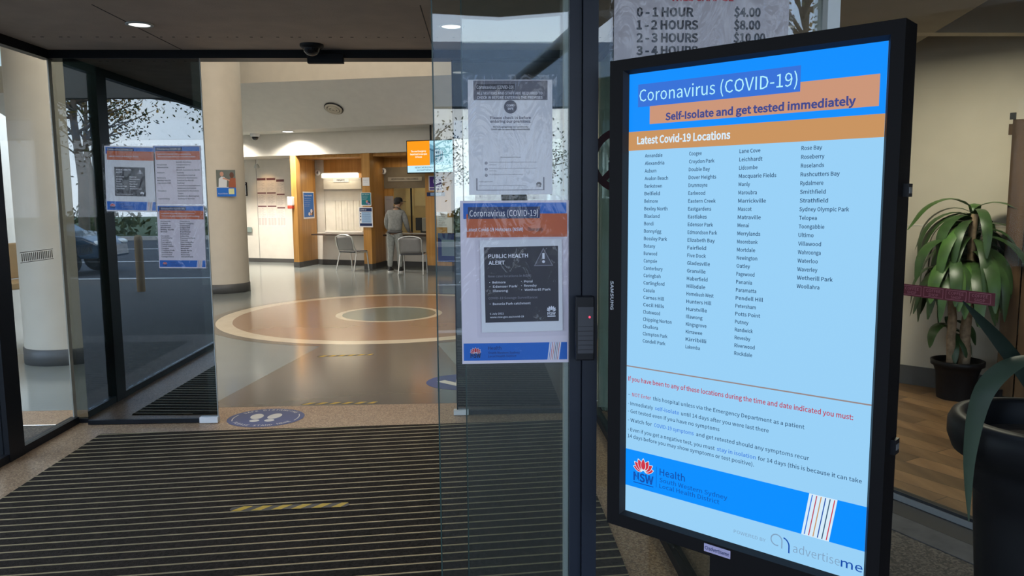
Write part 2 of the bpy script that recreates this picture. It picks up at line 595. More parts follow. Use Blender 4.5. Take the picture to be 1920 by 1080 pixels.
# --- cafe frame of reference: window line through (2.18,3.92)
CU = Vector((.23, -.53, 0)).normalized()
CN = Vector((-CU.y, CU.x, 0)) * -1           # towards the street
CN = Vector((-.917, -.398, 0))
CP = Vector((2.18, 3.92, 0))
CRZ = atan2(CU.y, CU.x)
def cw(s, d=0., z=0.):
    p = CP + CU * s - CN * d
    return (p.x, p.y, z)
a_, b_ = cw(-1.9), cw(1.9)
f = MB(); f.poly([a_[:2], b_[:2], (6.4, b_[1]), (6.4, 9), (.9, 9)], .004, 'cafe_floor')
struct(f.build('floor_cafe'))
f = MB()
p = [cw(-2, -.03), cw(2.2, -.03), cw(2.2, -.19), cw(-2, -.19)]
f.prism([q[:2] for q in p], -.001, .004, 'gasket')
p = [cw(-2, -.19), cw(2.2, -.19), cw(2.2, -.36), cw(-2, -.36)]
f.prism([q[:2] for q in p], -.001, .003, 'concrete')
struct(f.build('trim_1'))

# --- ceilings
c = MB()
c.bx(LX - .05, RX + .05, OY + .06, FY + .1, 2.63, 2.75, 'airlock_ceiling')
# joints between ceiling boards
for x in (-2.02, -.30):
    c.bx(x - .003, x + .003, 4.3, FY - .04, 2.6285, 2.6302, 'gasket')
for i in range(46):
    random.seed(i)
    x = LX + .15 + i * .08 + random.uniform(-.02, .02)
    c.bx(x, x + random.uniform(.006, .02), 5.12, 5.13, 2.6285, 2.6302, 'gasket')
struct(c.build('ceiling'))
A = math.atan(.42)
BU = Vector((cos(A), -sin(A), 0)); BW = Vector((sin(A), cos(A), 0)); BO = Vector((-2.59, 17.9, 0))
def bk(s, d=0., z=0.):
    p = BO + BU * s + BW * d
    return (p.x, p.y, z)
def B2(s, d):
    return bk(s, d)[:2]
BROT = (pi / 2, 0, -A)     # a sheet facing out of the counter wall
# flat ceiling strip before the fascia, then a sloping ceiling panel rising towards the street to a beam
c = MB(); c.prism([B2(-9, -.72), B2(4.5, -.72), B2(4.5, .1), B2(-9, .1)], 3.16, 3.3, 'lobby_ceiling')
struct(c.build('ceiling_lobby'))
def bl_(x):
    return 15.2 - .244 * (x + .95)
e0, e1 = B2(-9, -.72), B2(4.5, -.72)
xa, xb = -11.0, 2.6
c = MB()
_A, _B, _C, _D = Vector((e0[0], e0[1], 3.16)), Vector((e1[0], e1[1], 3.16)), Vector((xb, bl_(xb), 3.94)), Vector((xa, bl_(xa), 3.94))
_N = 24
for up in (0, .14):
    g_ = []
    for i in range(_N + 1):
        for j in range(_N + 1):
            g_.append(_A.lerp(_B, i / _N).lerp(_D.lerp(_C, i / _N), j / _N) + Vector((0, 0, up)))
    c.add(g_, [(i * (_N + 1) + j, (i + 1) * (_N + 1) + j, (i + 1) * (_N + 1) + j + 1, i * (_N + 1) + j + 1) for i in range(_N) for j in range(_N)], 'lobby_ceiling', True)
def slope_at(i, j):
    return _A.lerp(_B, i).lerp(_D.lerp(_C, i), j)
struct(c.build('ceiling_slope'))
c = MB(); c.prism([(xa, bl_(xa)), (xb, bl_(xb)), (xb, bl_(xb) + .15), (xa, bl_(xa) + .15)], 3.94, 4.50, 'cream')
struct(c.build('wall_bulkhead'))
c = MB(); c.bx(-13, 6.4, FY, 17.5, 5.3, 5.45, 'lobby_ceiling')
struct(c.build('ceiling_atrium'))
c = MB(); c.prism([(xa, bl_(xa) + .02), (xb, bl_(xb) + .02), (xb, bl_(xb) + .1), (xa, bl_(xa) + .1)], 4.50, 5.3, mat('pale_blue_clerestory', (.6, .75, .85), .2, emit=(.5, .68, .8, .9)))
struct(c.build('window_5'))

# --- walls of the lobby
w = MB()
w.bx(-13.2, -13, FY, 24, 0, 5.4, 'cream')
struct(w.build('wall_left'))
w = MB()
w.bx(1.35, 1.5, 9.2, 19, 0, 5.4, mat('dark_teal_partition', (.03, .05, .055), .5))
struct(w.build('wall_right'))
w = MB()
w.bx(LX - 10, LX - .9, FY - .06, FY + .06, 2.75, 5.4, 'cream'); w.bx(LX - .9, 6.4, FY - .06, FY + .06, 2.75, 5.4, 'cream')
struct(w.build('wall_front'))
w = MB(); w.bx(-3.1, .7, 5.665, 5.70, 3.15, 4.95, mat('glowing_fill_panel', (.7, .75, .8), .2, emit=(.9, .95, 1, 1.2)))  # glowing panel added to go with the fill light above the doors
struct(w.build('fill_panel'))
w = MB()
w.bx(RX + .03, 1.40, FY + .08, FY + .16, 0, 2.75, mat('pale_mint_wall', (.36, .50, .42), .6))
struct(w.build('wall_mint'))
# left part of back wall set back under the fascia
w = MB()
def bbox(m_, s0, s1, d0, d1, z0, z1, mm):
    m_.prism([B2(s0, d0), B2(s1, d0), B2(s1, d1), B2(s0, d1)], z0, z1, mm)
bbox(w, -10, -1.95, 1.15, 1.3, 0, 3.2, 'white_wall')
bbox(w, -3.905, -3.895, 1.146, 1.151, .1, 2.64, 'grey_metal')
struct(w.build('wall_back'))
w = MB(); bbox(w, -10, -1.95, 1.135, 1.15, 0, .10, 'skirting')
struct(w.build('baseboard_back'))
w = MB(); bbox(w, -10, 3.6, 0, 2.2, 2.65, 3.17, 'white_wall')
struct(w.build('wall_fascia'))
# counter front walls below and beyond the desks
w = MB()
bbox(w, -2.03, -.12, 1.0, 1.1, .12, .80, 'white_wall'); bbox(w, -2.03, -.12, .99, 1.0, 0, .12, 'skirting')
bbox(w, -.12, 1.75, 1.0, 1.1, .12, .80, 'white_wall'); bbox(w, -.12, 1.75, .99, 1.0, 0, .12, 'skirting')
bbox(w, -2.05, 3.6, 2.1, 2.2, 0, 2.66, mat('office_wall_ochre', (.62, .46, .22), .6))
struct(w.build('wall_counter'))
# round columns
for i, (x, y, r) in enumerate(((-4.22, 8.03, .40), (-4.54, 13.88, .43))):
    w = MB(); w.lathe([(r, 0), (r, 5.3)], (x, y, 0), 'cream', 48)
    o = struct(w.build('column', None))
    w = MB(); w.lathe([(r + .004, 0), (r + .012, .002), (r + .012, .155), (r + .004, .16)], (x, y, 0), 'skirting', 48)
    w.build('skirting', o)

# --- airlock glazing
def glazed(name, y0, y1, x, panes, posts, m):
    """a run of glass along y at x: panes, bottom and top rails, posts"""
    o = sroot(name)
    for a, b in panes:
        g = MB(); g.bx(x - .005, x + .005, a, b, .05, HEAD - .02, m); g.build('glass_pane', o)
    g = MB(); g.bx(x - .03, x + .03, y0, y1, 0, .05, 'black_metal'); g.build('bottom_rail', o)
    g = MB(); g.bx(x - .03, x + .03, y0, y1, HEAD - .03, HEAD + .03, 'black_metal'); g.build('top_rail', o)
    for a, b in posts:
        g = MB(); g.bx(x - .035, x + .035, a, b, 0, HEAD, 'black_metal'); g.build('post', o)
    return o
wl = glazed('window_1', OY, FY, LX, [(OY + .05, 4.76), (4.92, FY - .02)], [(4.76, 4.92)], 'glass_clear')
S = Sheet()                    # row of small safety dashes on the side glass
for i in range(17):
    S.rect(i * .022, 0, i * .022 + .011, .05, ink('grey_dash', (105, 100, 95)), 0)
S.rect(-.01, .056, .38, .060, ink('grey_dash', (105, 100, 95)), 0); S.rect(-.01, -.01, .38, -.006, ink('grey_dash', (105, 100, 95)), 0)
S.build('safety_dashes', wl, (LX + .0065, 5.46, 1.22), (pi / 2, 0, pi / 2 + pi))
wr = glazed('window_3', OY, FY, RX, [(OY + .05, 3.78), (3.84, FY - .02)], [(3.78, 3.84)], 'glass_clear')
# inner leaf + fixed pane, left
o = sroot('door_1')
g = MB(); g.bx(-2.83, -1.91, FY - .045, FY - .033, .03, HEAD - .02, 'glass_tint'); g.build('glass_pane', o)
g = MB(); g.bx(-2.83, -1.905, FY - .055, FY - .02, .005, .035, 'black_metal'); g.build('bottom_rail', o)
g = MB(); g.bx(-2.035, -1.905, FY - .07, FY - .02, .004, .046, 'white_plastic'); g.build('guide_block', o)
g = MB(); g.bx(-1.911, -1.907, FY - .046, FY - .032, .03, HEAD - .02, 'pale_metal'); g.build('edge_strip', o)
o = sroot('window_2')
g = MB(); g.bx(LX, -2.0, FY + .03, FY + .04, .03, HEAD - .02, 'glass_side'); g.build('glass_pane', o)
g = MB(); g.bx(LX, -1.98, FY + .01, FY + .06, 0, .03, 'black_metal'); g.build('bottom_rail', o)
g = MB(); g.bx(LX - .004, LX + .004, FY - .012, FY + .03, 0, HEAD, mat('tan_edge_seal', (.34, .31, .25), .6)); g.build('corner_post', o)
# inner leaf + fixed pane, right
o = sroot('door_2')
g = MB(); g.bx(-.175, .78, FY + .035, FY + .047, .03, HEAD - .02, 'glass_tint'); g.build('glass_pane', o)
g = MB(); g.bx(-.18, .78, FY + .02, FY + .055, .005, .035, 'black_metal'); g.build('bottom_rail', o)
g = MB(); g.bx(-.205, -.095, FY + .01, FY + .06, .004, .04, 'white_plastic'); g.build('guide_block', o)
g = MB(); g.bx(-.182, -.172, FY + .032, FY + .050, .03, HEAD - .02, 'black_metal'); g.build('edge_strip', o)
o = sroot('window_4')
g = MB(); g.bx(-.10, RX, FY + .09, FY + .10, .03, HEAD - .02, 'glass_tint'); g.build('glass_pane', o)
g = MB(); g.bx(-.10, RX, FY + .07, FY + .12, 0, .03, 'black_metal'); g.build('bottom_rail', o)
for x in (.42, .62):
    g = MB(); g.bx(x, x + .05, FY + .14, FY + .20, 0, HEAD, 'black_metal'); g.build('post', o)
# door head
t = MB(); t.bx(LX - .03, RX + .03, FY - .05, FY + .10, 2.575, 2.63, 'black_metal')
struct(t.build('trim_2'))
# outer leaf and sidelight right of the opening
o = sroot('door_3')
g = MB(); g.bx(-.112, .232, OY - .005, OY + .005, .06, 2.52, 'glass_front'); g.build('glass_pane', o)
g = MB(); g.bx(-.113, -.110, OY - .006, OY + .006, .06, 2.52, mat('dark_glass_edge', (.02, .05, .045), .3)); g.build('glass_edge', o)
g = MB(); g.bx(-.112, .232, OY - .02, OY + .02, 0, .06, 'black_metal'); g.build('bottom_rail', o)
o = sroot('window_6')
g = MB(); g.bx(-.040, .232, OY + .060, OY + .070, .06, 2.52, 'glass_front'); g.build('glass_pane', o)
g = MB(); g.bx(-.0415, -.0385, OY + .059, OY + .071, .06, 2.52, mat('dark_glass_edge', (.02, .05, .045), .3)); g.build('glass_edge', o)
g = MB(); g.bx(-.04, .232, OY + .045, OY + .085, 0, .06, 'black_metal'); g.build('bottom_rail', o)
o = sroot('window_7')
g = MB(); g.bx(.30, .885, OY + .01, OY + .02, .06, 2.52, 'glass_front'); g.build('glass_pane', o)
g = MB(); g.bx(.30, .885, OY - .01, OY + .04, 0, .06, 'black_metal'); g.build('bottom_rail', o)
# posts of the outer front
t = MB(); t.bx(.232, .262, OY - .02, OY + .10, 0, 2.63, 'dark_metal'); t.bx(.264, .302, OY - .035, OY + .10, 0, 2.63, 'dark_metal')
t.bx(.222, .232, OY + .01, OY + .055, 0, 2.6, 'pale_metal')
struct(t.build('trim_3'))
t = MB(); t.bx(.885, .917, OY - .02, OY + .07, 0, 2.63, 'pale_metal')
struct(t.build('trim_4'))
t = MB(); t.bx(LX, .917, OY - .06, OY + .12, 2.52, 2.75, 'dark_metal')
struct(t.build('trim_5'))
# wall above the outer doors and the porch soffit
t = MB(); t.bx(-8, 6.4, OY - .02, OY + .1, 2.75, 4.9, 'soffit')
struct(t.build('wall_porch'))
t = MB(); t.prism([(-7.5, OY + .05), (-6.3, .3), (-4.9, -2.0), (.2, -3.1), (2.2, -2.4), (3.4, -1.0), (6.4, -.6), (6.4, OY + .05)], 3.2, 3.5, 'soffit')
struct(t.build('ceiling_porch'))

t = MB(); t.bx(6.45, 6.65, -4.8, 9, 0, 4.6, mat('dark_sky_blocker', (.09, .075, .065), .85, var=.2))  # unseen wall added to keep open sky out of the cafe glass
struct(t.build('wall_sky_blocker'))
# --- cafe: window, walls, ceiling
o = sroot('window_8')
def cbox(m_, s0, s1, d0, d1, z0, z1, mm):
    m_.prism([cw(s0, d0)[:2], cw(s1, d0)[:2], cw(s1, d1)[:2], cw(s0, d1)[:2]], z0, z1, mm)
g = MB(); cbox(g, -1.9, 2.2, -.006, .006, .05, 3.0, 'glass_cafe'); g.build('glass_pane', o)
g = MB(); cbox(g, -1.9, 2.2, -.03, .03, 0, .035, 'grey_metal'); cbox(g, -1.9, 2.2, -.02, .02, .035, .05, 'gasket'); g.build('bottom_rail', o)
WP = Vector((3.56, 6.39, 0)); WU = Vector((.7071, -.7071, 0)); WN = Vector((.7071, .7071, 0))
def ww(s, d=0.):
    p = WP + WU * s + WN * d
    return (p.x, p.y)
w = MB(); w.prism([ww(-3.4), ww(3), ww(3, .1), ww(-3.4, .1)], 0, 3.6, 'cream')
w.prism([ww(-3.4, -.004), ww(3, -.004), ww(3, .0), ww(-3.4, .0)], 1.352, 1.358, 'white_wall')
struct(w.build('wall_cafe'))
w = MB(); w.prism([ww(-3.4, -.012), ww(3, -.012), ww(3, 0), ww(-3.4, 0)], 0, .165, 'skirting')
struct(w.build('baseboard_cafe'))
c = MB(); c.prism([(.9, 9), (1.0, 5.72), (2.1, 4.2), (3.02, 2.2), (3.02, 4.56), (3.43, 6.3)], 2.75, 3.5, mat('taupe_bulkhead_paint', (.36, .31, .25), .7))
struct(c.build('ceiling_cafe'))
c = MB(); c.bx(.9, 6.4, 2.2, 9, 3.5, 3.6, 'cream')
struct(c.build('ceiling_cafe_high'))

# ================================================================== INFORMATION SCREEN
KP = Vector((.359, 1.86, 1.889)); KRZ = radians(-44)
def suburb_display():
    root = thing('information_screen', 'tall black freestanding digital display showing the lit blue and white coronavirus notice', 'screen',
                 (KP.x, KP.y, 0), (0, 0, KRZ))
    Wd, Hd, z0 = .573, 1.072, KP.z
    # bezel: four mitred bars with a bevelled inner lip
    m = MB()
    o_, q_ = .046, .0
    ox0, ox1, oy0, oy1 = -.045, Wd + .033, z0 - Hd - .040, z0 + .034
    ix0, ix1, iy0, iy1 = 0, Wd, z0 - Hd, z0
    F, Bk = -.014, .06
    out = [(ox0, F, oy0), (ox1, F, oy0), (ox1, F, oy1), (ox0, F, oy1)]
    lip = [(ix0 - .008, F, iy0 - .008), (ix1 + .008, F, iy0 - .008), (ix1 + .008, F, iy1 + .008), (ix0 - .008, F, iy1 + .008)]
    inn = [(ix0, .002, iy0), (ix1, .002, iy0), (ix1, .002, iy1), (ix0, .002, iy1)]
    bac = [(p[0], Bk, p[2]) for p in out]
    for k in range(4):
        j = (k + 1) % 4
        m.add([out[k], out[j], lip[j], lip[k]], [(0, 1, 2, 3)], 'satin_black')
        m.add([lip[k], lip[j], inn[j], inn[k]], [(0, 1, 2, 3)], 'gasket')
        m.add([out[j], out[k], bac[k], bac[j]], [(0, 1, 2, 3)], 'satin_black')
    m.build('bezel', root)
    m = MB(); m.bx(ox0 + .012, ox1 - .012, Bk, .105, oy0 + .02, oy1 - .02, 'black_plastic')
    m.build('rear_housing', root, bevel=.006)
    for z, s in ((1.61, .025), (1.105, .03)):
        m = MB(); m.bx(ox1, ox1 + .010, .02, .045, z - s / 2, z + s / 2, 'black_plastic'); m.bx(ox1 + .002, ox1 + .011, .024, .041, z - .006, z + .006, 'grey_metal')
        m.build('latch', root)
    m = MB(); m.bx(.235, .46, -.004, .09, .02, oy0 + .03, 'satin_black'); m.build('pedestal', root, bevel=.004)
    m = MB(); m.bx(.08, .60, -.2, .3, 0, .025, 'satin_black'); m.build('base_plate', root, bevel=.006)
    # lit picture
    gW = glow('screen_pale_blue', (152, 208, 246)); gB = glow('screen_azure', (0, 142, 255)); gN = glow('screen_royal_blue', (52, 112, 214))
    gO = glow('screen_peach', (202, 148, 118)); gO2 = glow('screen_orange', (200, 146, 92)); gT = glow('screen_pale_cyan', (178, 240, 255))
    gK = glow('screen_slate', (44, 78, 112)); gR = glow('screen_red', (186, 62, 84)); gL = glow('screen_link_blue', (48, 116, 220))
    gI = glow('screen_indigo', (62, 70, 138)); gV = glow('screen_navy', (14, 74, 168)); gP = glow('screen_lotus_red', (206, 50, 70))
    gG = glow('screen_grey', (128, 160, 190)); gWh = glow('screen_white', (214, 236, 250)); gBr = glow('screen_brown', (150, 134, 132))
    d = Sheet()
    d.rect(0, -Hd, Wd, 0, gW, 0)
    disp = d.build('display_panel', root, (0, .0016, z0), FACE)
    d = Sheet('blue_header')
    d.rect(0, -.134, Wd, 0, gB, 1)
    d.part = 'peach_band'
    d.rect(.057, -.119, .561, -.059, gO, 2)
    d.part = 'title_box'
    d.rect(.025, -.078, .409, -.026, gN, 3)
    d.part = 'orange_band'
    d.rect(0, -.178, Wd, -.134, gO2, 2)
    d.part = 'divider_line'
    d.rect(0, -.7025, Wd, -.6995, gBr, 1)
    d.part = 'blue_foot_band'
    d.rect(0, -1.005, Wd, -.911, gB, 1)
    d.build_parts(disp)
    t = Sheet()
    L = 5
    t.text('Coronavirus (COVID-19)', .029, -.0655, .027, gT, L, w=.374)
    t.text('Self-Isolate and get tested immediately', .099, -.113, .0155, gI, L, w=.42, bold=2.8)
    t.text('Latest Covid-19 Locations', .024, -.1635, .0165, gWh, L, w=.236, bold=2.6)
    cols = ['Annandale,Alexandria,Auburn,Avalon Beach,Bankstown,Belfield,Belmore,Bexley North,Blaxland,Bondi,Bonnyrigg,Bossley Park,Botany,Burwood,Campsie,Canterbury,Caringbah,Carlingford,Casula,Carnes Hill,Cecil Hills,Chatswood,Chipping Norton,Chullora,Clempton Park,Condell Park',
            'Coogee,Croydon Park,Double Bay,Dover Heights,Drummoyne,Earlwood,Eastern Creek,Eastgardens,Eastlakes,Edensor Park,Edmondson Park,Elizabeth Bay,Fairfield,Five Dock,Gladesville,Granville,Haberfield,Hillsdale,Homebush West,Hunters Hill,Hurstville,Illawong,Kingsgrove,Kirrawee,Kirribilli,Lakemba',
            'Lane Cove,Leichhardt,Lidcombe,Macquarie Fields,Manly,Maroubra,Marrickville,Mascot,Matraville,Menai,Merrylands,Moorebank,Mortdale,Newington,Oatley,Pagewood,Panania,Paramatta,Pendell Hill,Petersham,Potts Point,Putney,Randwick,Revesby,Riverwood,Rockdale',
            'Rose Bay,Roseberry,Roselands,Rushcutters Bay,Rydalmere,Smithfield,Strathfield,Sydney Olympic Park,Telopea,Toongabbie,Ultimo,Villawood,Wahroonga,Waterloo,Waverley,Wetherill Park,Woollahra']
    for x, s_ in zip((.046, .1615, .282, .416), cols):
        for i, nm in enumerate(s_.split(',')):
            t.text(nm, x, -.1955 - i * .01765, .0078, gK, L, w=len(nm) * .00520, bold=1.3)
    t.text('If you have been to any of these locations during the time and date indicated you must:', .006, -.737, .0105, gR, L, w=.534, bold=1.3)
    def runs(x, y, parts, total):
        n = sum(len(p[0]) for p in parts)
        k = total / n
        for s_, mm in parts:
            t.text(s_.strip(), x + (len(s_) - len(s_.lstrip())) * k, y, .0088, mm, L, w=len(s_.strip()) * k, bold=.6)
            x += len(s_) * k
    runs(.006, -.775, [('- ', gK), ('NOT Enter', gR), (' this hospital unless via the Emergency Department as a patient', gK)], .437)
    runs(.006, -.798, [('- Immediately ', gK), ('self-isolate', gL), (' until 14 days after you were last there', gK)], .36)
    runs(.006, -.8175, [('- Get tested even if you have no symptoms', gK)], .245)
    runs(.006, -.840, [('- Watch for ', gK), ('COVID-19 symptoms', gL), (' and get retested should any symptoms recur', gK)], .449)
    runs(.006, -.864, [('- Even if you get a negative test, you must ', gK), ('stay in isolation', gL), (' for 14 days (this is because it can take', gK)], .556)
    runs(.006, -.881, [('14 days before you may show symptoms or test positive).', gK)], .329)
    t.text('Health', .098, -.957, .0165, gV, L, w=.068, bold=.6)
    t.text('South Western Sydney', .098, -.974, .0105, gV, L, w=.176)
    t.text('Local Health District', .098, -.989, .0105, gV, L, w=.157)
    t.text('NSW', .024, -.986, .020, gV, L, w=.057, bold=2.4)
    t.rect(.024, -.9925, .081, -.9905, gV, L)
    t.rect(.0885, -.990, .0895, -.938, gV, L)
    t.text('POWERED BY', .292, -1.046, .0075, gG, L, w=.075)
    t.text('advertise', .428, -1.050, .0185, gG, L, w=.098, bold=-.4)
    t.text('me', .528, -1.050, .0185, gV, L, w=.043, bold=.6)
    t.build('lettering', disp)
    e = Sheet('flower_emblem')
    lotus(e, .052, -.952, .058, gP, gWh, 3)
    e.part = 'slanted_stripes'
    e.pol([(.444, -1.005), (.502, -1.005), (.516, -.911), (.458, -.911)], gWh, 2)
    for i, cc in enumerate((gL, gR, gO2, gV, gK, gP)):
        x = .4495 + i * .0092
        e.pol([(x, -1.003), (x + .0022, -1.003), (x + .0162, -.913), (x + .014, -.913)], cc, 3)
    e.part = 'ring_emblem'
    e.ring(.391, -1.034, .011, .0135, gG, 3, radians(0), radians(290))
    e.rect(.402, -1.050, .4045, -1.034, gG, 3)
    e.ring(.402, -1.041, .0155, .0185, gV, 3, 0, radians(75), n=14)
    e.rect(.4175, -1.056, .4205, -1.041, gV, 3)
    e.build_parts(disp)
    t = Sheet()
    t.text('SAMSUNG', 0, 0, .0085, ink('silver_badge', (176, 176, 180)), 1, w=.072, bold=2.2)
    t.build('maker_badge', root, (-.0385, F - .0004, 1.398), (pi / 2, pi / 2, 0))
    m = MB(); m.bx(.227, .292, F - .001, F, .785, .804, ink('lilac_sticker', (170, 160, 190)))
    st = m.build('sticker', root)
    t = Sheet()
    t.text('advertiseme', .012, .0055, .0085, NAVY_INK, 1, w=.050, bold=1)
    t.ring(.0065, .0095, .003, .0043, NAVY_INK, 1, n=14)
    t.build('lettering', st, (.227, F - .0012, .785), FACE)
    return root
suburb_display()
cb = MB()
pts = []
for i in range(15):
    a = i / 14
    q = Vector((cos(KRZ), sin(KRZ), 0))
    n_ = Vector((-sin(KRZ), cos(KRZ), 0))
    p = KP + q * (-.03 + .16 * a) + n_ * (.09 + .01 * a)
    pts.append((p.x, p.y, .80 - .042 * sin(pi * a * .92)))
cb.tube(pts, .0032, 'black_plastic', 8)
tag(cb.build('power_cable'), 'thin black cable looping below the lower left corner of the big display', 'cable')

# ================================================================== NOTICES ON THE OUTER GLASS
PY = OY - .0075
def check_in(S, T):
    w, h = .213, .287
    S.part = 'grey_header'
    S.rect(.014, h - .050, w - .012, h - .002, ink('mid_grey_print', (98, 96, 104)), 1)
    S.rect(.021, h - .026, .118, h - .011, BLACK_PRINT, 2)
    T.text('Coronavirus (COVID-19)', .022, h - .0225, .0080, WHITE_INK, 4, w=.093)
    T.text('ALL VISITORS AND STAFF ARE REQUIRED TO', .023, h - .0365, .0062, WHITE_INK, 4, w=.165, bold=.6)
    T.text('CHECK IN BEFORE ENTERING THE PREMISES', .023, h - .0470, .0062, WHITE_INK, 4, w=.165, bold=.6)
    S.part = 'round_badge'
    S.ell(.107, h - .067, .0165, .0165, ink('mid_grey_print', (98, 96, 104)), 1)
    T.text('COVID', .107, h - .066, .005, WHITE_INK, 4, w=.020, al='c', bold=2)
    T.text('SAFE', .107, h - .074, .005, WHITE_INK, 4, w=.015, al='c', bold=2)
    T.text('Please check in before', .107, h - .097, .0062, INK_GREY, 3, w=.103, al='c', bold=2)
    T.text('entering our premises.', .107, h - .106, .0062, INK_GREY, 3, w=.103, al='c', bold=2)
    T.text("We're helping keep our community", .107, h - .1185, .0036, INK, 3, w=.090, al='c', bold=1)
    T.text('COVID safe by recording contact details.', .107, h - .1245, .0036, INK, 3, w=.100, al='c', bold=1)
    T.text('No smartphone? Ask us.', .107, h - .194, .0032, INK, 3, w=.052, al='c')
    for k, (s1, s2) in enumerate((('Open the camera on your phone and point it at the code', 'above'), ('Follow the link shown on the screen to enter your contact', 'details here'), ('Show the green tick to our staff on entry', ''))):
        y = h - .207 - k * .0155
        S.part = 'bullets'
        S.ell(.044, y, .0037, .0037, INK_GREY, 1)
        T.text(str(k + 1), .044, y - .002, .0036, WHITE_INK, 3, al='c', bold=1)
        T.text(s1, .052, y + .0008, .0026, INK_GREY, 3, w=.120 if k < 2 else .085)
        if s2: T.text(s2, .052, y - .0052, .0026, INK_GREY, 3, w=.018)
    S.part = 'corner_frame'
    S.rect(.018, .011, .1925, .0125, INK_GREY, 1)
    S.rect(.018, .011, .0215, .042, INK_GREY, 1)
    S.rect(.1890, .011, .1925, .044, INK_GREY, 1)
    T.text('nsw.gov.au', .025, .032, .003, INK, 3, w=.035)
    T.text('Help keep our community safe and open for business', .025, .022, .0026, INK_GREY, 3, w=.12)
    S.part = 'flower_emblem'
    lotus(S, .178, .026, .016, BLACK_PRINT, M['paper'], 2)
    T.text('NSW', .178, .019, .0042, BLACK_PRINT, 3, w=.012, al='c', bold=2)
poster('paper_notice', 'upper white check-in notice with grey header taped to the front glass', 'notice', .213, .287, (-.024, PY - .001, 1.610), (pi / 2, 0, 0), check_in, sleeve=True, th=.0008)
def health_bar(S, T, w, y0, y1):
    """blue foot band with the red flower emblem and slanted stripes"""
    k = y1 - y0
    S.part = 'blue_foot_band'
    S.rect(.004, y0, w - .004, y1, BLUE_INK, 1)
    S.part = 'flower_emblem'
    lotus(S, .035 * w / .28, y0 + k * .50, k * .62, RED_INK, WHITE_INK, 2)
    T.text('NSW', .035 * w / .28, y0 + k * .18, k * .24, NAVY_INK, 5, w=k * .58, al='c', bold=2.4)
    T.text('Health', .068 * w / .28, y0 + k * .62, k * .20, NAVY_INK, 3, w=k * .75)
    T.text('South Western Sydney', .068 * w / .28, y0 + k * .38, k * .13, NAVY_INK, 3, w=k * 1.8)
    T.text('Local Health District', .068 * w / .28, y0 + k * .18, k * .13, NAVY_INK, 3, w=k * 1.6)
    x = w * .80
    S.part = 'slanted_stripes'
    S.pol([(x, y0), (x + w * .11, y0), (x + w * .13, y1), (x + w * .02, y1)], WHITE_INK, 2)
    for i, c_ in enumerate((BLUE_INK, RED_INK, ORANGE_INK, NAVY_INK, BLACK_PRINT, RED_INK)):
        xx = x + w * (.012 + .016 * i)
        S.pol([(xx, y0), (xx + w * .005, y0), (xx + w * .025, y1), (xx + w * .02, y1)], c_, 3)
def hotspots(S, T):
    w, h = .279, .424
    S.part = 'blue_header'
    S.rect(.008, h - .046, w - .006, h - .006, BLUE_INK, 1)
    S.part = 'orange_header'
    S.rect(.016, h - .094, w - .004, h - .034, ORANGE_INK, 2)
    S.part = 'title_box'
    S.rect(.020, h - .046, .205, h - .016, NAVY_INK, 3)
    T.text('Coronavirus (COVID-19)', .024, h - .040, .0155, WHITE_INK, 5, w=.176)
    T.text('Latest Covid-19 Hotspots (NSW)', .016, h - .078, .0085, WHITE_INK, 5, w=.145, bold=1.2)
    T.text('These apply', .172, h - .078, .0085, INK, 5, w=.040, bold=1, slant=.2)
    health_bar(S, T, w, .008, .054)
tag(poster('paper_notice', 'lower pink poster with blue and orange header taped to the front glass', 'poster', .279, .424, (-.048, PY - .001, 1.171), (pi / 2, 0, 0), hotspots, paper='paper_lilac', sleeve=True, th=.0008))
def alert(S, T):
    w, h = .211, .240
    S.part = 'black_panel'
    S.rect(.010, .026, w - .010, h - .018, BLACK_PRINT, 1)
    S.part = 'warning_triangle'
    T.text('PUBLIC HEALTH', .021, h - .046, .0092, WHITE_INK, 3, w=.102, bold=1.6)
    T.text('ALERT', .021, h - .063, .0092, WHITE_INK, 3, w=.042, bold=1.6)
    tx, ty = .163, h - .045
    S.pol([(tx - .025, ty - .024), (tx + .025, ty - .024), (tx, ty + .023)], INK_GREY, 2)
    S.pol([(tx - .0215, ty - .022), (tx + .0215, ty - .022), (tx, ty + .0185)], ink('dark_grey_print', (70, 68, 76)), 3)
    S.rect(tx - .003, ty - .006, tx + .003, ty + .009, WHITE_INK, 4)
    S.ell(tx, ty - .013, .0038, .0038, WHITE_INK, 4, n=14)
    T.text('New case locations in NSW:', .019, h - .096, .0056, INK_GREY, 3, w=.112, bold=1)
    for i, (a, b) in enumerate((('Belmore', 'Menai'), ('Edensor Park', 'Revesby'), ('Illawong', 'Wetherill Park'))):
        y = h - .112 - i * .0110
        T.text('\u2022 ' + a, .022, y, .0056, WHITE_INK, 3, w=.006 * len(a), bold=.8)
        T.text('\u2022 ' + b, .104, y + .001, .0056, WHITE_INK, 3, w=.0052 * len(b) + .004, bold=.8)
    T.text('COVID-19 Sewage Surveillance:', .019, h - .153, .0056, INK_GREY, 3, w=.128, bold=1)
    T.text('\u2022 Boronia Park catchment', .022, h - .168, .0056, WHITE_INK, 3, w=.106, bold=.8)
    T.text('6 July 2021', .022, .047, .0045, WHITE_INK, 3, w=.036, bold=.6)
    T.text('www.nsw.gov.au/covid-19', .022, .038, .0045, WHITE_INK, 3, w=.088, bold=1)
    S.part = 'flower_emblem'
    lotus(S, .182, .056, .026, WHITE_INK, BLACK_PRINT, 2)
    T.text('NSW', .182, .043, .0068, WHITE_INK, 5, w=.021, al='c', bold=2)
    S.rect(.1715, .038, .1925, .0405, WHITE_INK, 2)
o = poster('paper_notice', 'black public health alert sheet in plastic on the middle of the pink poster', 'notice', .211, .240, (.004, PY - .0065, 1.254), (pi / 2, radians(-.6), 0), alert, sleeve=True, th=.0008)

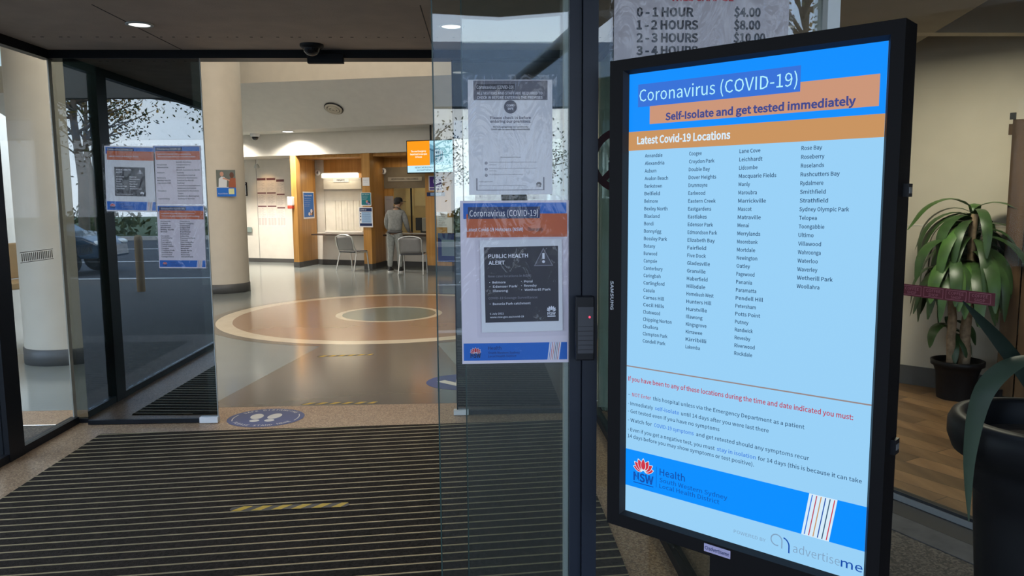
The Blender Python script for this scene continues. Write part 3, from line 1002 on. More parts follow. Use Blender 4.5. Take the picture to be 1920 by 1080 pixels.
# touchless door switch on the post
root = thing('door_switch', 'slim black access reader with a small red light on the dark post', 'door switch', (.267, OY - .035, 1.268))
m = MB(); m.bx(-.023, .025, -.022, 0, -.083, .083, 'black_plastic'); m.build('casing', root, bevel=.003)
m = MB(); m.bx(-.018, .022, -.024, -.022, -.064, .056, mat('grooved_dark_plastic', (.035, .035, .042), .5))
for i in range(6):
    m.bx(-.017, .021, -.0245, -.024, -.055 + i * .012, -.0535 + i * .012, 'gasket')
m.build('cover', root)
m = MB(); m.ball((.012, -.0245, .030), (.0028, .0015, .0028), mat('red_light', (.5, .02, .04), .3, emit=(1, .06, .12, 1.5)))
m.build('indicator_light', root)

# parking charges sign
def prices(S, T):
    w = .448
    y0 = .110
    T.text('WILL CHANGE', w / 2, y0 + .078, .014, RED_INK, 2, w=.160, al='c', bold=2)
    for i, (a, b) in enumerate((('0 - 1 HOUR', '$4.00'), ('1 - 2 HOURS', '$8.00'), ('2 - 3 HOURS', '$10.00'), ('3 - 4 HOURS', '$12.00'))):
        y = y0 + .040 - i * .0315
        T.text(a, .057, y, .0205, INK, 2, w=.146 if i == 0 else .158, bold=3.4)
        T.text(b, .306, y, .0205, INK, 2, w=.069 if i < 2 else .083, bold=3.4)
poster('price_sign', 'grey parking charge sign with black prices on the glass above the display', 'sign', .448, .215, (.347, OY + .004, 1.905), (pi / 2, 0, 0), prices, paper=mat('pale_mauve_board', (.50, .46, .47), .5), sleeve=True, th=.002)

# no smoking sticker
root = thing('no_smoking_sign', 'round red no-smoking sticker on the glass behind the display edge', 'sign', (.372, OY + .008, 1.696), FACE)
S = Sheet(); S.ring(0, 0, .066, .084, ink('backlit_red_film', (58, 8, 14)), 1)  # backlit darkness is put into the red of ring and bar
S.line((-.050, -.050), (.050, .050), .016, ink('backlit_red_film', (58, 8, 14)), 2); S.build('red_ring', root)
S = Sheet()
for k in range(2):
    x = -.036 + .013 * k
    S.rect(x, -.024, x + .004, -.004, INK, 1)
    S.ring(x + .020 - .004 * k, -.000 + .002 * k, .016 - .004 * k, .020 - .004 * k, INK, 1, radians(90), radians(180), n=12)
    S.rect(x + .018, .016, x + .06, .020, INK, 1)
S.rect(-.02, -.012, .056, .002, INK, 1)
S.build('cigarette_symbol', root)

# ================================================================== NOTICES ON THE INNER LEFT LEAF
NY = FY - .049
def leaf_a(S, T):
    w, h = .342, .452
    S.part = 'blue_header'
    S.rect(.008, h - .055, w - .008, h - .008, BLUE_INK, 1)
    S.part = 'orange_header'
    S.rect(.016, h - .096, w - .008, h - .034, ORANGE_INK, 2)
    S.part = 'title_box'
    S.rect(.018, h - .034, .20, h - .014, NAVY_INK, 3)
    T.text('Coronavirus (COVID-19)', .022, h - .030, .011, WHITE_INK, 5, w=.17)
    T.text('Latest Covid-19 Hotspots (NSW)', .03, h - .075, .009, WHITE_INK, 5, w=.2, bold=1)
    S.part = 'black_panel'
    S.rect(.045, .10, .285, h - .115, M['paper'], 1)
    S.rect(.062, .108, .272, .308, BLACK_PRINT, 2)
    T.text('PUBLIC HEALTH', .075, .284, .010, WHITE_INK, 4, w=.10, bold=1.5)
    T.text('ALERT', .075, .267, .010, WHITE_INK, 4, w=.042, bold=1.5)
    S.part = 'warning_triangle'
    S.pol([(.218, .262), (.258, .262), (.238, .298)], INK_GREY, 3)
    S.rect(.2355, .274, .2405, .289, WHITE_INK, 4); S.ell(.238, .268, .003, .003, WHITE_INK, 4, n=10)
    for i, (a, b) in enumerate((('Annandale', 'Illawong'), ('Belmore', 'Marrickville'), ('Bondi', 'Newtown'), ('Campsie', 'Punchbowl'), ('Edensor Park', 'Revesby'), ('Fairfield', 'Wetherill Park'))):
        y = .238 - i * .0165
        T.text(a, .075, y, .0075, WHITE_INK, 4, w=.0058 * len(a), bold=.8)
        T.text(b, .165, y, .0075, WHITE_INK, 4, w=.0058 * len(b), bold=.8)
    T.text('www.nsw.gov.au/covid-19', .075, .118, .0065, WHITE_INK, 4, w=.11)
    S.part = 'flower_emblem'
    lotus(S, .248, .128, .03, WHITE_INK, BLACK_PRINT, 3)
    health_bar(S, T, w, .010, .070)
poster('paper_notice', 'crinkled poster with a black square panel, leftmost on the left door', 'poster', .342, .452, (-2.600, NY - .001, 1.533), (pi / 2, radians(1.6), 0), leaf_a, sleeve=True, th=.0008)
def leaf_list(rows, w, h, foot):
    def draw(S, T):
        S.part = 'blue_header'
        S.rect(.006, h - .045, w - .006, h - .006, BLUE_INK, 1)
        S.part = 'orange_header'
        S.rect(.016, h - .098, w - .006, h - .038, ORANGE_INK, 2)
        S.part = 'title_box'
        S.rect(.016, h - .036, .20, h - .012, NAVY_INK, 3)
        T.text('Coronavirus (COVID-19)', .03, h - .030, .011, WHITE_INK, 5, w=.16)
        T.text('Latest Covid-19 Locations', .03, h - .062, .008, WHITE_INK, 5, w=.23, bold=1)
        T.text('You must get tested and self-isolate', .03, h - .080, .008, WHITE_INK, 5, w=.26, bold=1)
        n = len(rows)
        for i, (a, b) in enumerate(rows):
            y = h - .118 - i * (h - .125 - foot) / n
            if a: T.text(a, .020, y, .0088, INK, 2, w=min(.012 + .0066 * len(a), .13), bold=1.6)
            if b: T.text(b, .155, y, .0088, INK, 2, w=min(.012 + .0064 * len(b), .165), bold=1.6)
        if foot > .03:
            health_bar(S, T, w, .008, foot)
    return draw
rowsB = [('', 'Bondi Junction'), ('Annandale', 'Camperdown to'), ('Alexandria', 'Central'), ('', 'Bondi Junction to North'), ('Auburn', 'Sydney'), ('', 'Campsie to Central'), ('Belmore', 'Central to Bankstown'), ('Bexley North', 'Central to North'), ('Campsie Hill', 'Sydney'), ('', 'Central to Campbelltown'), ('', 'Newtown to Central'), ('Croydon', 'Eastlakes to Rockdale'), ('', 'Town'), ('', 'Redfern to Burlington'), ('Canterbury', 'Sydney to Gordon')]
poster('paper_notice', 'upper right list poster with orange header on the left door', 'poster', .325, .408, (-2.260, NY - .001, 1.576), (pi / 2, radians(.3), 0), leaf_list(rowsB, .325, .408, .012), paper='paper_lilac', sleeve=True, th=.0008)
rowsC = [('Annandale', 'Five Dock'), ('Auburn', 'Dover Heights'), ('Bankstown', 'Drummoyne'), ('Blacktown', 'Edgecliff'), ('Bexley North', 'Earlwood'), ('Bondi', 'Fairfield'), ('', 'Homebush'), ('Campsie', 'Lakemba'), ('Canterbury', 'Macquarie Park'), ('Casula', 'Mascot'), ('Caringbah', 'Marrickville'), ('Chatswood', 'Matraville'), ('Cecil Hills', 'Merrylands'), ('Coogee', 'Newtown'), ('Croydon Park', 'North Ryde'), ('Double Bay', 'Padstow'), ('Drummoyne', 'Rose Bay'), ('Eastgardens', 'Strathfield')]
poster('paper_notice', 'lower right pink list poster with blue foot band on the left door', 'poster', .326, .444, (-2.262, NY - .001, 1.130), (pi / 2, radians(1.0), 0), leaf_list(rowsC, .326, .444, .056), paper='paper_lilac', sleeve=True, th=.0008)

# ================================================================== AIRLOCK: MAT, FLOOR STICKERS, CEILING
TL, TR = Vector((-2.63, 5.31)), Vector((.618, 5.43))
mat_poly = [(-2.63, 5.31), (.618, 5.43), (.618, 2.25), (-2.56, 2.25)]
root = thing('entrance_mat', 'large dark brown ribbed entrance mat with thin metal strips between the doors', 'mat')
m = MB(); m.prism(mat_poly, 0, .006, mat('dark_brown_carpet', (.034, .026, .020), .95, spec=.1, var=.45, scale=70, bump=.5, bscale=200))
m.build('carpet', root)
m = MB()
al = mat('brushed_bronze_strip', (.42, .33, .19), .45, metal=.5)
ang = radians(5.6)
du = Vector((cos(ang), sin(ang)))
k = 0
y = 1.9
while y < 5.75:
    # clip the line (-1, y)+t*du to the mat
    c0 = Vector((-1.0, y))
    t0, t1 = -9., 9.
    n = 4
    for i in range(n):
        a, b = Vector(mat_poly[i]), Vector(mat_poly[(i + 1) % n])
        e = b - a
        nn = Vector((e.y, -e.x))            # inward for a clockwise outline
        den = nn.dot(du); num = nn.dot(a - c0)
        if abs(den) < 1e-9:
            continue
        t_ = num / den
        if den > 0: t0 = max(t0, t_)
        else: t1 = min(t1, t_)
    if t1 - t0 > .15:
        p0, p1 = c0 + du * t0, c0 + du * t1
        q = Vector((-du.y, du.x)) * .0042
        m.prism([tuple(p0 - q), tuple(p1 - q), tuple(p1 + q), tuple(p0 + q)], .004, .0085, al)
    y += .0805
m.build('metal_strips', root)
def hazard(label, a, b, wd, z, skew):
    """yellow and black striped strip from a to b on the floor"""
    a, b = Vector(a), Vector(b)
    L_ = (b - a).length
    S = Sheet()
    S.Z = .0003
    r = wd / 2
    n = 6
    base = []
    for i in range(9):
        t = pi / 2 + pi * i / 8
        base.append((r + r * cos(t), r * sin(t)))
    for i in range(9):
        t = -pi / 2 + pi * i / 8
        base.append((L_ - r + r * cos(t), r * sin(t)))
    S.pol(base, ink('dark_grey_tape', (62, 58, 56)), 1)
    p_ = L_ / n
    for i in range(n):
        x = i * p_ + .01
        h_ = r * .96
        x2 = min(x + p_ * .5 + skew, L_ - .006); x3 = min(x + skew, L_ - .012)
        S.pol([(x, -h_), (min(x + p_ * .5, L_ - .01), -h_), (x2, h_), (x3, h_)], YELLOW, 2)
    ob = S.build('hazard_tape', None, (a.x, a.y, z), (0, 0, atan2(b.y - a.y, b.x - a.x)))
    return tag(ob, label, 'hazard tape', 'hazard tapes on the floor')
hazard('yellow and black floor tape lying across the ribbed mat', (-1.31, 3.915), (-.70, 3.94), .060, .0092, .05)
hazard('yellow and black floor tape on the doorway joint between the inner doors', (-1.42, 6.03), (-.815, 6.03), .055, .001, .05)
hazard('yellow and black floor tape on the taupe lobby floor, farthest from the mat', (-1.68, 7.90), (-1.105, 7.96), .06, .001, .05)

# round floor sticker with footprints
root = thing('floor_sticker', 'round blue floor sticker with white footprints beside the left inner door', 'floor sticker', (-1.594, 5.655, .0008))
SB = ink('sticker_blue', (58, 72, 120)); SWt = ink('sticker_white', (205, 202, 196))
m = Sheet(); m.ell(0, 0, .278, .245, SB, 1, n=64); m.build('sticker_disc', root)
m = Sheet()
for sx, rr in ((-.075, .35), (.055, -.35)):
    m.ell(sx, .035, .047, .072, SWt, 2, rot=-.25 if sx > 0 else .1)
    m.ell(sx - (.012 if sx > 0 else -.01), -.075, .036, .032, SWt, 2)
m.build('footprints', root)
m = Sheet()
m.arctext('SAFE DISTANCING', 0, 0, .225, .195, .030, SWt, 2, pi / 2, radians(112), True)
m.arctext('PLEASE STAND HERE', 0, 0, .245, .215, .030, SWt, 2, -pi / 2, radians(118), False)
m.ring(0, 0, .235, .242, SWt, 2, radians(160), radians(200), n=10); m.ring(0, 0, .235, .242, SWt, 2, radians(-20), radians(20), n=10)
m.build('lettering', root)
# arrow sticker just inside the right leaf
root = thing('floor_sticker', 'blue floor sticker with a white arrow partly behind the right inner door', 'floor sticker', (-.14, 6.68, .0012))
m = Sheet(); m.ell(0, 0, .34, .30, SB, 1, n=48); m.build('sticker_disc', root)
m = Sheet()
m.pol([(-.25, .02), (-.02, -.20), (.22, .02), (.14, .08), (.03, -.02), (.03, .18), (-.08, .18), (-.08, -.03), (-.18, .07)], SWt, 2); m.build('arrow', root)

# ceiling fittings of the airlock
for x, y, lb in ((-1.97, 4.76, 'round recessed ceiling light at left in the dark entrance ceiling'), (-.15, 4.79, 'round recessed ceiling light at right behind the front glass edge')):
    root = thing('ceiling_light', lb, 'ceiling light', (x, y, 2.63), (0, 0, 0), 'entrance ceiling lights')
    m = MB(); m.lathe([(.078, -.001), (.078, -.006), (.060, -.008), (.060, -.001)], (0, 0, 0), 'pale_metal', 32); m.build('trim_ring', root)
    m = MB(); m.lathe([(.060, -.004), (.001, -.0045)], (0, 0, 0), mat('lit_lens', (.9, .9, .9), .4, emit=(1, .97, .92, 1.6)), 32); m.build('lens', root)
    add_light('SPOT', (x, y, 2.60), 6, (1, .9, .75), .06, spot=120)
root = thing('security_camera', 'black dome camera on the entrance ceiling above the inner doorway', 'security camera', (-1.10, 5.36, 2.63))
m = MB(); m.lathe([(.078, 0), (.078, -.014), (.062, -.028)], (0, 0, 0), 'black_plastic', 32); m.build('mount', root)
m = MB(); m.lathe([(.058, -.026), (.052, -.048), (.034, -.066), (.012, -.074), (.001, -.075)], (0, 0, 0), mat('smoked_dome', (.01, .01, .012), .08), 32); m.build('dome', root)
m = MB(); m.bx(-1.165, -.918, FY - .10, FY - .051, 2.533, 2.60, 'black_metal')
o = m.build('door_sensor', None, bevel=.006)
tag(o, 'black rectangular motion sensor box under the inner door head', 'door sensor')

# ================================================================== LOBBY BACK: COUNTERS
def bthing(name, label, cat, s, d, z=0., group=None):
    return thing(name, label, cat, bk(s, d, z), (0, 0, -A), group)
# timber pillars with skirting
def to_b(root, p2, z0, z1, mm, name):
    """an upright panel given in counter-wall coordinates, as a part of root"""
    m = MB()
    mw = root.matrix_basis.inverted() if False else (Matrix.Translation(root.location) @ Matrix.Rotation(-A, 4, 'Z')).inverted()
    q = [mw @ Vector(bk(*p)) for p in p2]
    m.prism([(v.x, v.y) for v in q], z0, z1, mm)
    return m.build(name, root)
for s0, s1, nm, ck in ((-2.0, -1.85, 'narrow honey timber pillar with the blue poster on its side panel', (-1.855, -2.00)), (-.07, .14, 'honey timber pillar between the two counters', (.135, -.06)), (1.53, 2.15, 'wide honey timber pillar at the right end of the counters', None)):
    root = bthing('timber_pillar', nm, 'pillar', (s0 + s1) / 2, 0, 0, 'counter pillars')
    hw = (s1 - s0) / 2
    m = MB(); m.bx(-hw, hw, 0, .16, .13, 2.645, 'timber'); m.build('timber_cladding', root)
    m = MB(); m.bx(-hw - .004, hw + .004, -.006, .16, 0, .13, 'skirting'); m.build('skirting', root)
    if ck:
        a_, b_ = ck
        to_b(root, [(a_, .16), (b_, .985), (b_ - .05, .985), (a_ - .05, .16)], .13, 2.575, 'timber', 'side_panel')
        to_b(root, [(a_ + .004, .16), (b_ + .004, .985), (b_ - .046, .985), (a_ - .046, .16)], 0, .13, 'skirting', 'skirting')
# desks
for s0, s1, lb in ((-1.84, -.08, 'dark counter top in front of the closed shutter'), (.15, 1.52, 'dark counter top the standing person leans on')):
    root = bthing('service_counter', lb, 'counter', (s0 + s1) / 2, .55, .78, 'counter tops')
    hw = (s1 - s0) / 2
    m = MB(); m.bx(-hw, hw, -.05, .43, -.035, 0, mat('dark_laminate', (.05, .035, .03), .25)); m.build('laminate_top', root, bevel=.005)
# recess ceilings
m = MB(); bbox(m, -2.0, -.08, .16, 1.0, 2.58, 2.65, 'timber'); bbox(m, .12, 1.56, .16, 1.0, 2.58, 2.65, 'timber')
struct(m.build('ceiling_counter'))
# counter 4: strip light, valance, closed panel
root = bthing('strip_light', 'long white strip light above the closed counter', 'light', -1.24, .93, 2.19)
m = MB(); m.bx(-.50, .50, -.05, .03, -.055, .045, mat('lit_tube', (.9, .9, .85), .4, emit=(1, .93, .72, 3.0))); m.build('diffuser', root)
m = MB(); m.bx(-.52, .52, -.02, .06, .045, .07, 'white_plastic'); m.build('batten', root)
_p = bk(-1.24, .75, 2.22); add_light('AREA', _p, 3.5, (1, .86, .58), .9, .08, rot=(0, 0, -A))
_p = bk(.6, .6, 2.5); add_light('AREA', _p, 2.0, (1, .82, .5), .8, .2, rot=(0, 0, -A))
root = bthing('closed_shutter', 'pale closed hatch with vertical blinds above the left counter', 'shutter', -1.24, 1.0, 0)
m = MB(); m.bx(-.52, .55, -.02, .05, 1.86, 2.13, 'white_wall'); m.build('valance', root)
m = MB(); m.bx(-.78, -.52, .0, .05, .80, 2.62, mat('grey_beige_panel', (.44, .41, .35), .6)); m.bx(-.52, 1.12, .02, .06, 2.13, 2.62, M['timber']); m.build('surround', root)
bl = mat('beige_blind', (.58, .54, .45), .6)
m = MB(); m.bx(-.52, 1.12, .03, .06, .80, 1.86, bl)
for i in range(13):
    x = -.30 + i * .085
    m.bx(x, x + .078, .016 + .006 * (i % 2), .031, .86, 1.60, bl)
m.bx(-.52, 1.12, .012, .03, 1.58, 1.86, mat('grey_beige_panel', (.44, .41, .35), .6))
m.build('blind', root)
m = MB(); m.bx(-.52, .55, -.01, .06, .80, .84, 'white_wall'); m.build('sill', root)
def sheet_b(name, label, cat, s, d, z, w, h, draw, paper='paper', group=None, rz=0., th=.002):
    return poster(name, label, cat, w, h, bk(s, d, z), (pi / 2, 0, -A + rz), draw, paper, group, th=th)
sheet_b('counter_sign', 'small white sign over the closed counter hatch', 'sign', -1.47, .965, 2.03, .44, .085, lambda S, T: T.text('PRIVATE', .22, .022, .045, INK, 2, w=.22, al='c', bold=1.5))
# counter 3
root = bthing('service_window', 'open glazed service window with brown valance above the right counter', 'window', .5, 1.0, 0)
m = MB(); m.bx(-.60, 1.05, -.02, .04, 1.86, 2.36, mat('brown_grey_valance', (.20, .165, .115), .6)); m.build('valance', root)
m = MB(); m.bx(-.60, 1.05, -.02, .04, 2.36, 2.62, 'timber'); m.bx(-.60, -.33, .0, .04, .80, 1.86, 'timber'); m.bx(.56, 1.05, -.01, .05, .80, 1.86, 'timber'); m.build('surround', root)
m = MB(); m.bx(-.33, .56, .0, .008, .82, 1.86, 'glass_clear'); m.build('glass_pane', root)
m = MB(); m.bx(.135, .165, -.01, .02, .80, 1.86, 'black_metal'); m.build('mullion', root)
sheet_b('counter_sign', 'long grey sign on the brown valance of the right counter', 'sign', .06, .965, 2.03, .90, .095, lambda S, T: T.text('ADMISSIONS / ENQUIRIES', .45, .025, .045, INK, 2, w=.72, al='c', bold=1.5), paper=mat('warm_grey_sign', (.42, .38, .31), .5))
root = bthing('cupboard', 'ochre office cupboards seen through the open service window', 'cupboard', .85, 1.95, 0)
oc = mat('ochre_laminate', (.60, .42, .16), .45); oc2 = mat('pale_ochre_laminate', (.72, .56, .26), .45)
m = MB(); m.bx(-.7, .7, -.3, .1, 0, 2.3, oc); m.build('carcass', root)
m = MB(); m.bx(-.44, .0, -.315, -.3, 1.44, 2.0, oc2); m.build('door', root)
m = MB(); m.bx(.02, .28, -.315, -.3, 1.52, 2.0, oc2); m.build('door', root)
m = MB(); m.bx(-.68, -.46, -.315, -.3, 1.2, 1.9, oc2); m.build('door', root)
root = bthing('computer_monitor', 'dark boxy monitor on the desk behind the right counter', 'monitor', .90, 1.22, .80)
m = MB(); m.bx(-.2, -.02, -.12, .1, .06, .36, 'black_plastic'); m.bx(-.02, .22, -.14, .1, .04, .36, mat('beige_casing', (.50, .46, .38), .5)); m.build('casing', root, bevel=.01)
m = MB(); m.bx(-.1, .14, -.06, .06, 0, .06, 'black_plastic'); m.build('stand', root)
add_light('AREA', bk(.75, 1.5, 2.45), 6, (1, .86, .6), .8, .4, rot=(0, 0, -A))
# hanging round number plates
for s, n_ in ((-1.90, '4'), (-.02, '3')):
    root = bthing('number_plate', 'round white plate numbered %s, %s' % (n_, 'left of the closed counter' if n_ == '4' else 'above the standing person'), 'number plate', s, .955 if n_ == '4' else .9, 2.27)
    m = MB(); m.lathe([(.075, 0), (.075, .012), (.001, .012)], (0, 0, 0), 'white_plastic', 28)
    p_ = m.build('disc', root, (0, 0, 0), FACE)
    S = Sheet(); S.text(n_, 0, -.035, .07, INK, 1, al='c', bold=2); S.build('number', p_, (0, 0, .0125))
# leaflets and posters around the counters
def pic_poster(base, fig, title):
    def draw(S, T):
        w, h = draw.w, draw.h
        S.rect(w * .05, h * .06, w * .95, h * .96, base, 1)
        T.text(title, w * .12, h * .84, h * .045, WHITE_INK, 3, w=w * .7, bold=1)
        for i in range(5):
            T.text('information for visitors and patients'[:20 + i * 3], w * .12, h * (.74 - i * .07), h * .022, WHITE_INK, 3, w=w * (.6 - .04 * i))
        random.seed(int(w * 1000))
        for i in range(9):
            S.ell(w * random.uniform(.45, .85), h * random.uniform(.14, .38), w * random.uniform(.05, .12), h * random.uniform(.03, .08), fig[i % len(fig)], 2 + i * .3)
    return draw
def dsize(d, w, h):
    d.w, d.h = w, h
    return d
SKIN_INK = ink('skin_tone_print', (190, 140, 115))
ph = dsize(pic_poster(BLUE_INK, [WHITE_INK, INK, RED_INK, SKIN_INK], 'Your health'), .60, .65)
pa = Vector(bk(-1.872, .25)); pb = Vector(bk(-1.972, .85)); dd = (pb - pa).normalized()
o = poster('leaflet_poster', 'blue poster on the timber side panel left of the closed counter', 'poster', .60, .65, (pa.x + .012, pa.y, 1.15), (pi / 2, 0, atan2(dd.y, dd.x)), ph, th=.002)
sheet_b('paper_notice', 'small white sheet near the top of the middle pillar', 'notice', -.055, -.004, 1.91, .18, .19, lambda S, T: [T.text('PLEASE WAIT HERE', .09, .12, .016, INK_GREY, 2, w=.13, al='c'), T.text('until called', .09, .08, .014, INK_GREY, 2, w=.09, al='c')])
sheet_b('leaflet_poster', 'teal picture poster on the middle pillar above the blue notice', 'poster', -.11, -.004, 1.46, .27, .30, dsize(pic_poster(TEAL_INK, [INK, SKIN_INK, ink('lilac_print', (150, 130, 190))], 'Be kind'), .27, .30))
def mid_notice(S, T):
    S.rect(.02, .36, .34, .44, NAVY_INK, 1); S.rect(.02, .03, .34, .09, NAVY_INK, 1); S.rect(.07, .10, .33, .35, ink('pale_blue_print', (150, 180, 215)), 1)
    T.text('COVID-19', .04, .385, .03, WHITE_INK, 3, w=.16, bold=1)
    for i in range(6):
        T.text('Are you feeling unwell today', .085, .325 - i * .04, .014, NAVY_INK, 3, w=.2 + .01 * (i % 3))
    for y in (.31, .25, .17): S.ell(.045, y, .016, .016, INK, 2, n=14)
sheet_b('paper_notice', 'blue and white notice on the middle pillar at the height of the person', 'notice', -.17, -.012, .97, .36, .46, mid_notice)
sheet_b('paper_notice', 'grey paper sheet on the side panel left of the person', 'notice', -.02, .92, .92, .24, .76, lambda S, T: T.text('NOTICE', .05, .66, .03, INK_GREY, 2, w=.12), paper=mat('grey_paper', (.38, .35, .34), .6))
sheet_b('paper_notice', 'purple and white framed notice high on the right end pillar', 'notice', 1.62, -.004, 1.79, .34, .32, lambda S, T: [S.rect(.02, .07, .32, .30, PURPLE_INK, 1), S.ring(.17, .20, .05, .062, WHITE_INK, 2, n=24), S.rect(.02, .015, .32, .05, PURPLE_INK, 1), T.text('Q', .17, .175, .05, WHITE_INK, 3, al='c')])
sheet_b('paper_notice', 'narrow blue strip notice under the purple one on the right pillar', 'notice', 1.57, -.004, 1.665, .44, .085, lambda S, T: [S.rect(.09, .012, .35, .073, ink('pale_blue_print', (150, 180, 215)), 1), T.text('Please wait', .11, .03, .03, NAVY_INK, 3, w=.2)], paper=NAVY_INK)
def p3n(S, T):
    for i in range(6): T.text(['PLEASE', 'Do not', 'move the chairs', 'Thank you', 'for keeping', 'distance'][i], .05, .27 - i * .045, .018, INK, 2, w=.12 + .03 * (i % 3), bold=1)
sheet_b('paper_notice', 'white printed sheet low on the right end pillar above the blue board', 'notice', 1.80, -.004, .98, .26, .34, p3n)
sheet_b('notice_board', 'royal blue board with a grey panel at the right end pillar', 'board', 1.82, -.008, .22, .66, .63, lambda S, T: S.rect(.09, .13, .62, .49, ink('grey_blue_panel', (110, 130, 150)), 1), paper=ink('royal_blue_board', (12, 30, 110)), th=.006)
m = MB(); bbox(m, 2.08, 2.20, -.06, .03, .86, 1.20, 'white_plastic'); tag(m.build('leaflet_holder'), 'white upright box beside the right end pillar', 'holder')
# wall mounted television
root = bthing('television', 'wall screen half orange, half photograph, hanging before the right counter', 'television', 1.37, -.5, 2.17)
m = MB(); m.bx(-.02, 1.10, 0, .06, -.02, .68, 'black_plastic'); m.build('housing', root, bevel=.006)
d = Sheet()
d.rect(0, 0, 1.08, .66, glow('tv_pale', (190, 230, 245), 1.1), 1)
d.rect(0, .145, .535, .66, glow('tv_orange', (250, 152, 24), 1.1), 2)
d.rect(.535, .145, 1.08, .66, glow('tv_sky', (160, 215, 235), 1.0), 2)
random.seed(5)
dk = glow('tv_dark', (60, 100, 125)); md = glow('tv_mid', (110, 165, 190))
d.pol([(.535, .60), (.85, .44), (.85, .22), (.535, .16)], md, 3)
for i in range(7):
    x = .56 + i * .045
    d.rect(x, .20 + i * .012, x + .016, .50 - i * .012, dk, 4)
d.pol([(.535, .5), (.80, .38), (.80, .36), (.535, .47)], dk, 4)
p_ = d.build('display_panel', root, (0, -.001, 0), FACE)
d = Sheet(); gw = glow('tv_white', (255, 250, 240), 1.2)
d.text('The new Emergency', .27, .43, .034, gw, 5, w=.36, al='c', bold=1.6); d.text('Department is now open', .27, .37, .034, gw, 5, w=.40, al='c', bold=1.6); d.text('24 hours', .27, .31, .034, gw, 5, w=.16, al='c', bold=1.6)
d.text('NEW EMERGENCY', .40, .085, .035, dk, 5, w=.44, al='c', bold=1); d.text('DEPARTMENT', .40, .028, .035, dk, 5, w=.35, al='c', bold=1)
d.build('lettering', p_)
m = MB(); m.tube([(.54, .05, .68), (.54, .05, 1.0)], .02, 'black_metal'); m.build('ceiling_bracket', root)

# left part of the back wall
def listdraw(S, T):
    w, h = .86, 1.28
    MR = ink('dark_maroon_print', (96, 60, 66))
    for x, ww_ in ((.0, .26), (.29, .28), (.62, .24)):
        for k, y in enumerate((1.20, .86, .52)):
            yy = y - (.05 if x > .6 else 0)
            S.rect(x + .01, yy, x + ww_, yy + (.055 if k == 0 else .03), MR, 2)
            for i in range(7):
                T.text(('Level %d  Ward' % (i + 1)), x + .02, yy - .045 - i * .032, .014, INK_GREY, 3, w=ww_ * .7)
    for i in range(5):
        S.rect(.02 + i * .135, .03, .02 + i * .135 + .12, .22, ink('pale_grey_print', (190, 182, 178)), 1)
for i, (x0, x1, lb) in enumerate(((-3.89, -3.61, 'left'), (-3.59, -3.31, 'middle'), (-3.29, -3.04, 'right'))):
    def dr(S, T, i=i, w=x1 - x0):
        MR = ink('dark_maroon_print', (110, 70, 74))
        for k, y in enumerate((1.18, .84, .50)):
            yy = y - (.04 if i == 2 else 0)
            S.rect(.005, yy, w - .005, yy + (.06 if k == 0 else .035), MR, 1)
            for j in range(7):
                T.text('Level %d  Ward' % (j + 1), .015, yy - .045 - j * .033, .016, INK_GREY, 2, w=w * (.75 if j % 2 else .6))
        for j in range(3):
            S.rect(.01 + j * w * .32, .03, .01 + j * w * .32 + w * .26, .22, ink('pale_grey_print', (190, 182, 178)), 1)
    sheet_b('wall_directory', '%s column of the printed ward lists on the back wall' % lb, 'directory', x0, 1.146, .93, x1 - x0, 1.27, dr, paper=mat('cream_paper', (.72, .66, .60), .6), group='ward lists on the back wall')
root = bthing('framed_certificate', 'small framed certificate on the back wall behind the column', 'picture frame', -4.43, 1.14, 1.72)
m = MB()
for q in ((0, .235, 0, .025), (0, .235, .325, .35), (0, .025, 0, .35), (.21, .235, 0, .35)):
    m.bx(q[0], q[1], -.02, 0, q[2], q[3], 'black_plastic')
m.build('frame', root)
m = MB(); m.bx(.02, .215, -.008, 0, .02, .33, 'paper'); p_ = m.build('certificate', root)
S = Sheet()
for i in range(5): S.text('Certificate of award', .045, .24 - i * .04, .014, INK_GREY, 1, w=.14)
S.rect(.04, .27, .20, .31, BLACK_PRINT, 1); S.build('lettering', p_, (0, -.0085, 0), FACE)
root = bthing('handrail', 'grey green wall handrail low on the back wall', 'handrail', -6.5, 1.12, .84)
m = MB(); m.bx(0, 2.42, -.03, .0, -.07, .07, mat('grey_green_rail', (.22, .27, .25), .5)); m.build('rail', root, bevel=.015)
for x in (.2, 1.2, 2.25):
    m = MB(); m.bx(x - .03, x + .03, 0, .03, -.04, .04, 'grey_metal'); m.build('bracket', root)
root = bthing('soap_dispenser', 'white and red hand sanitiser dispenser on the first timber pillar', 'dispenser', -1.98, 0, 1.40)
m = MB(); m.bx(-.08, .06, -.10, 0, .07, .28, 'white_plastic'); m.build('body', root, bevel=.015)
m = MB(); m.bx(-.07, .05, -.11, 0, 0, .07, mat('red_plastic', (.6, .08, .05), .4)); m.build('nozzle', root, bevel=.01)
# clamp spotlight under fascia
root = bthing('spotlight', 'small clear clip spotlight below the white fascia', 'spotlight', -3.62, .85, 2.62)
m = MB(); m.tube([(0, 0, .03), (0, 0, -.04), (-.04, .03, -.10)], .012, 'white_plastic', 8); m.build('arm', root)
m = MB(); m.lathe([(.02, 0), (.05, .03), (.07, .09)], (0, 0, 0), 'pale_metal', 20); m.build('shade', root, (-.04, .03, -.10), (radians(205), radians(20), 0))
m = MB(); m.ball((-.06, .04, -.15), .035, mat('lit_bulb', (.9, .85, .7), .4, emit=(1, .8, .5, 5))); m.build('bulb', root)
add_light('SPOT', bk(-3.55, .45, 2.5), 20, (1, .62, .30), .05, rot=(radians(42), 0, -A), spot=70, blend=.8)

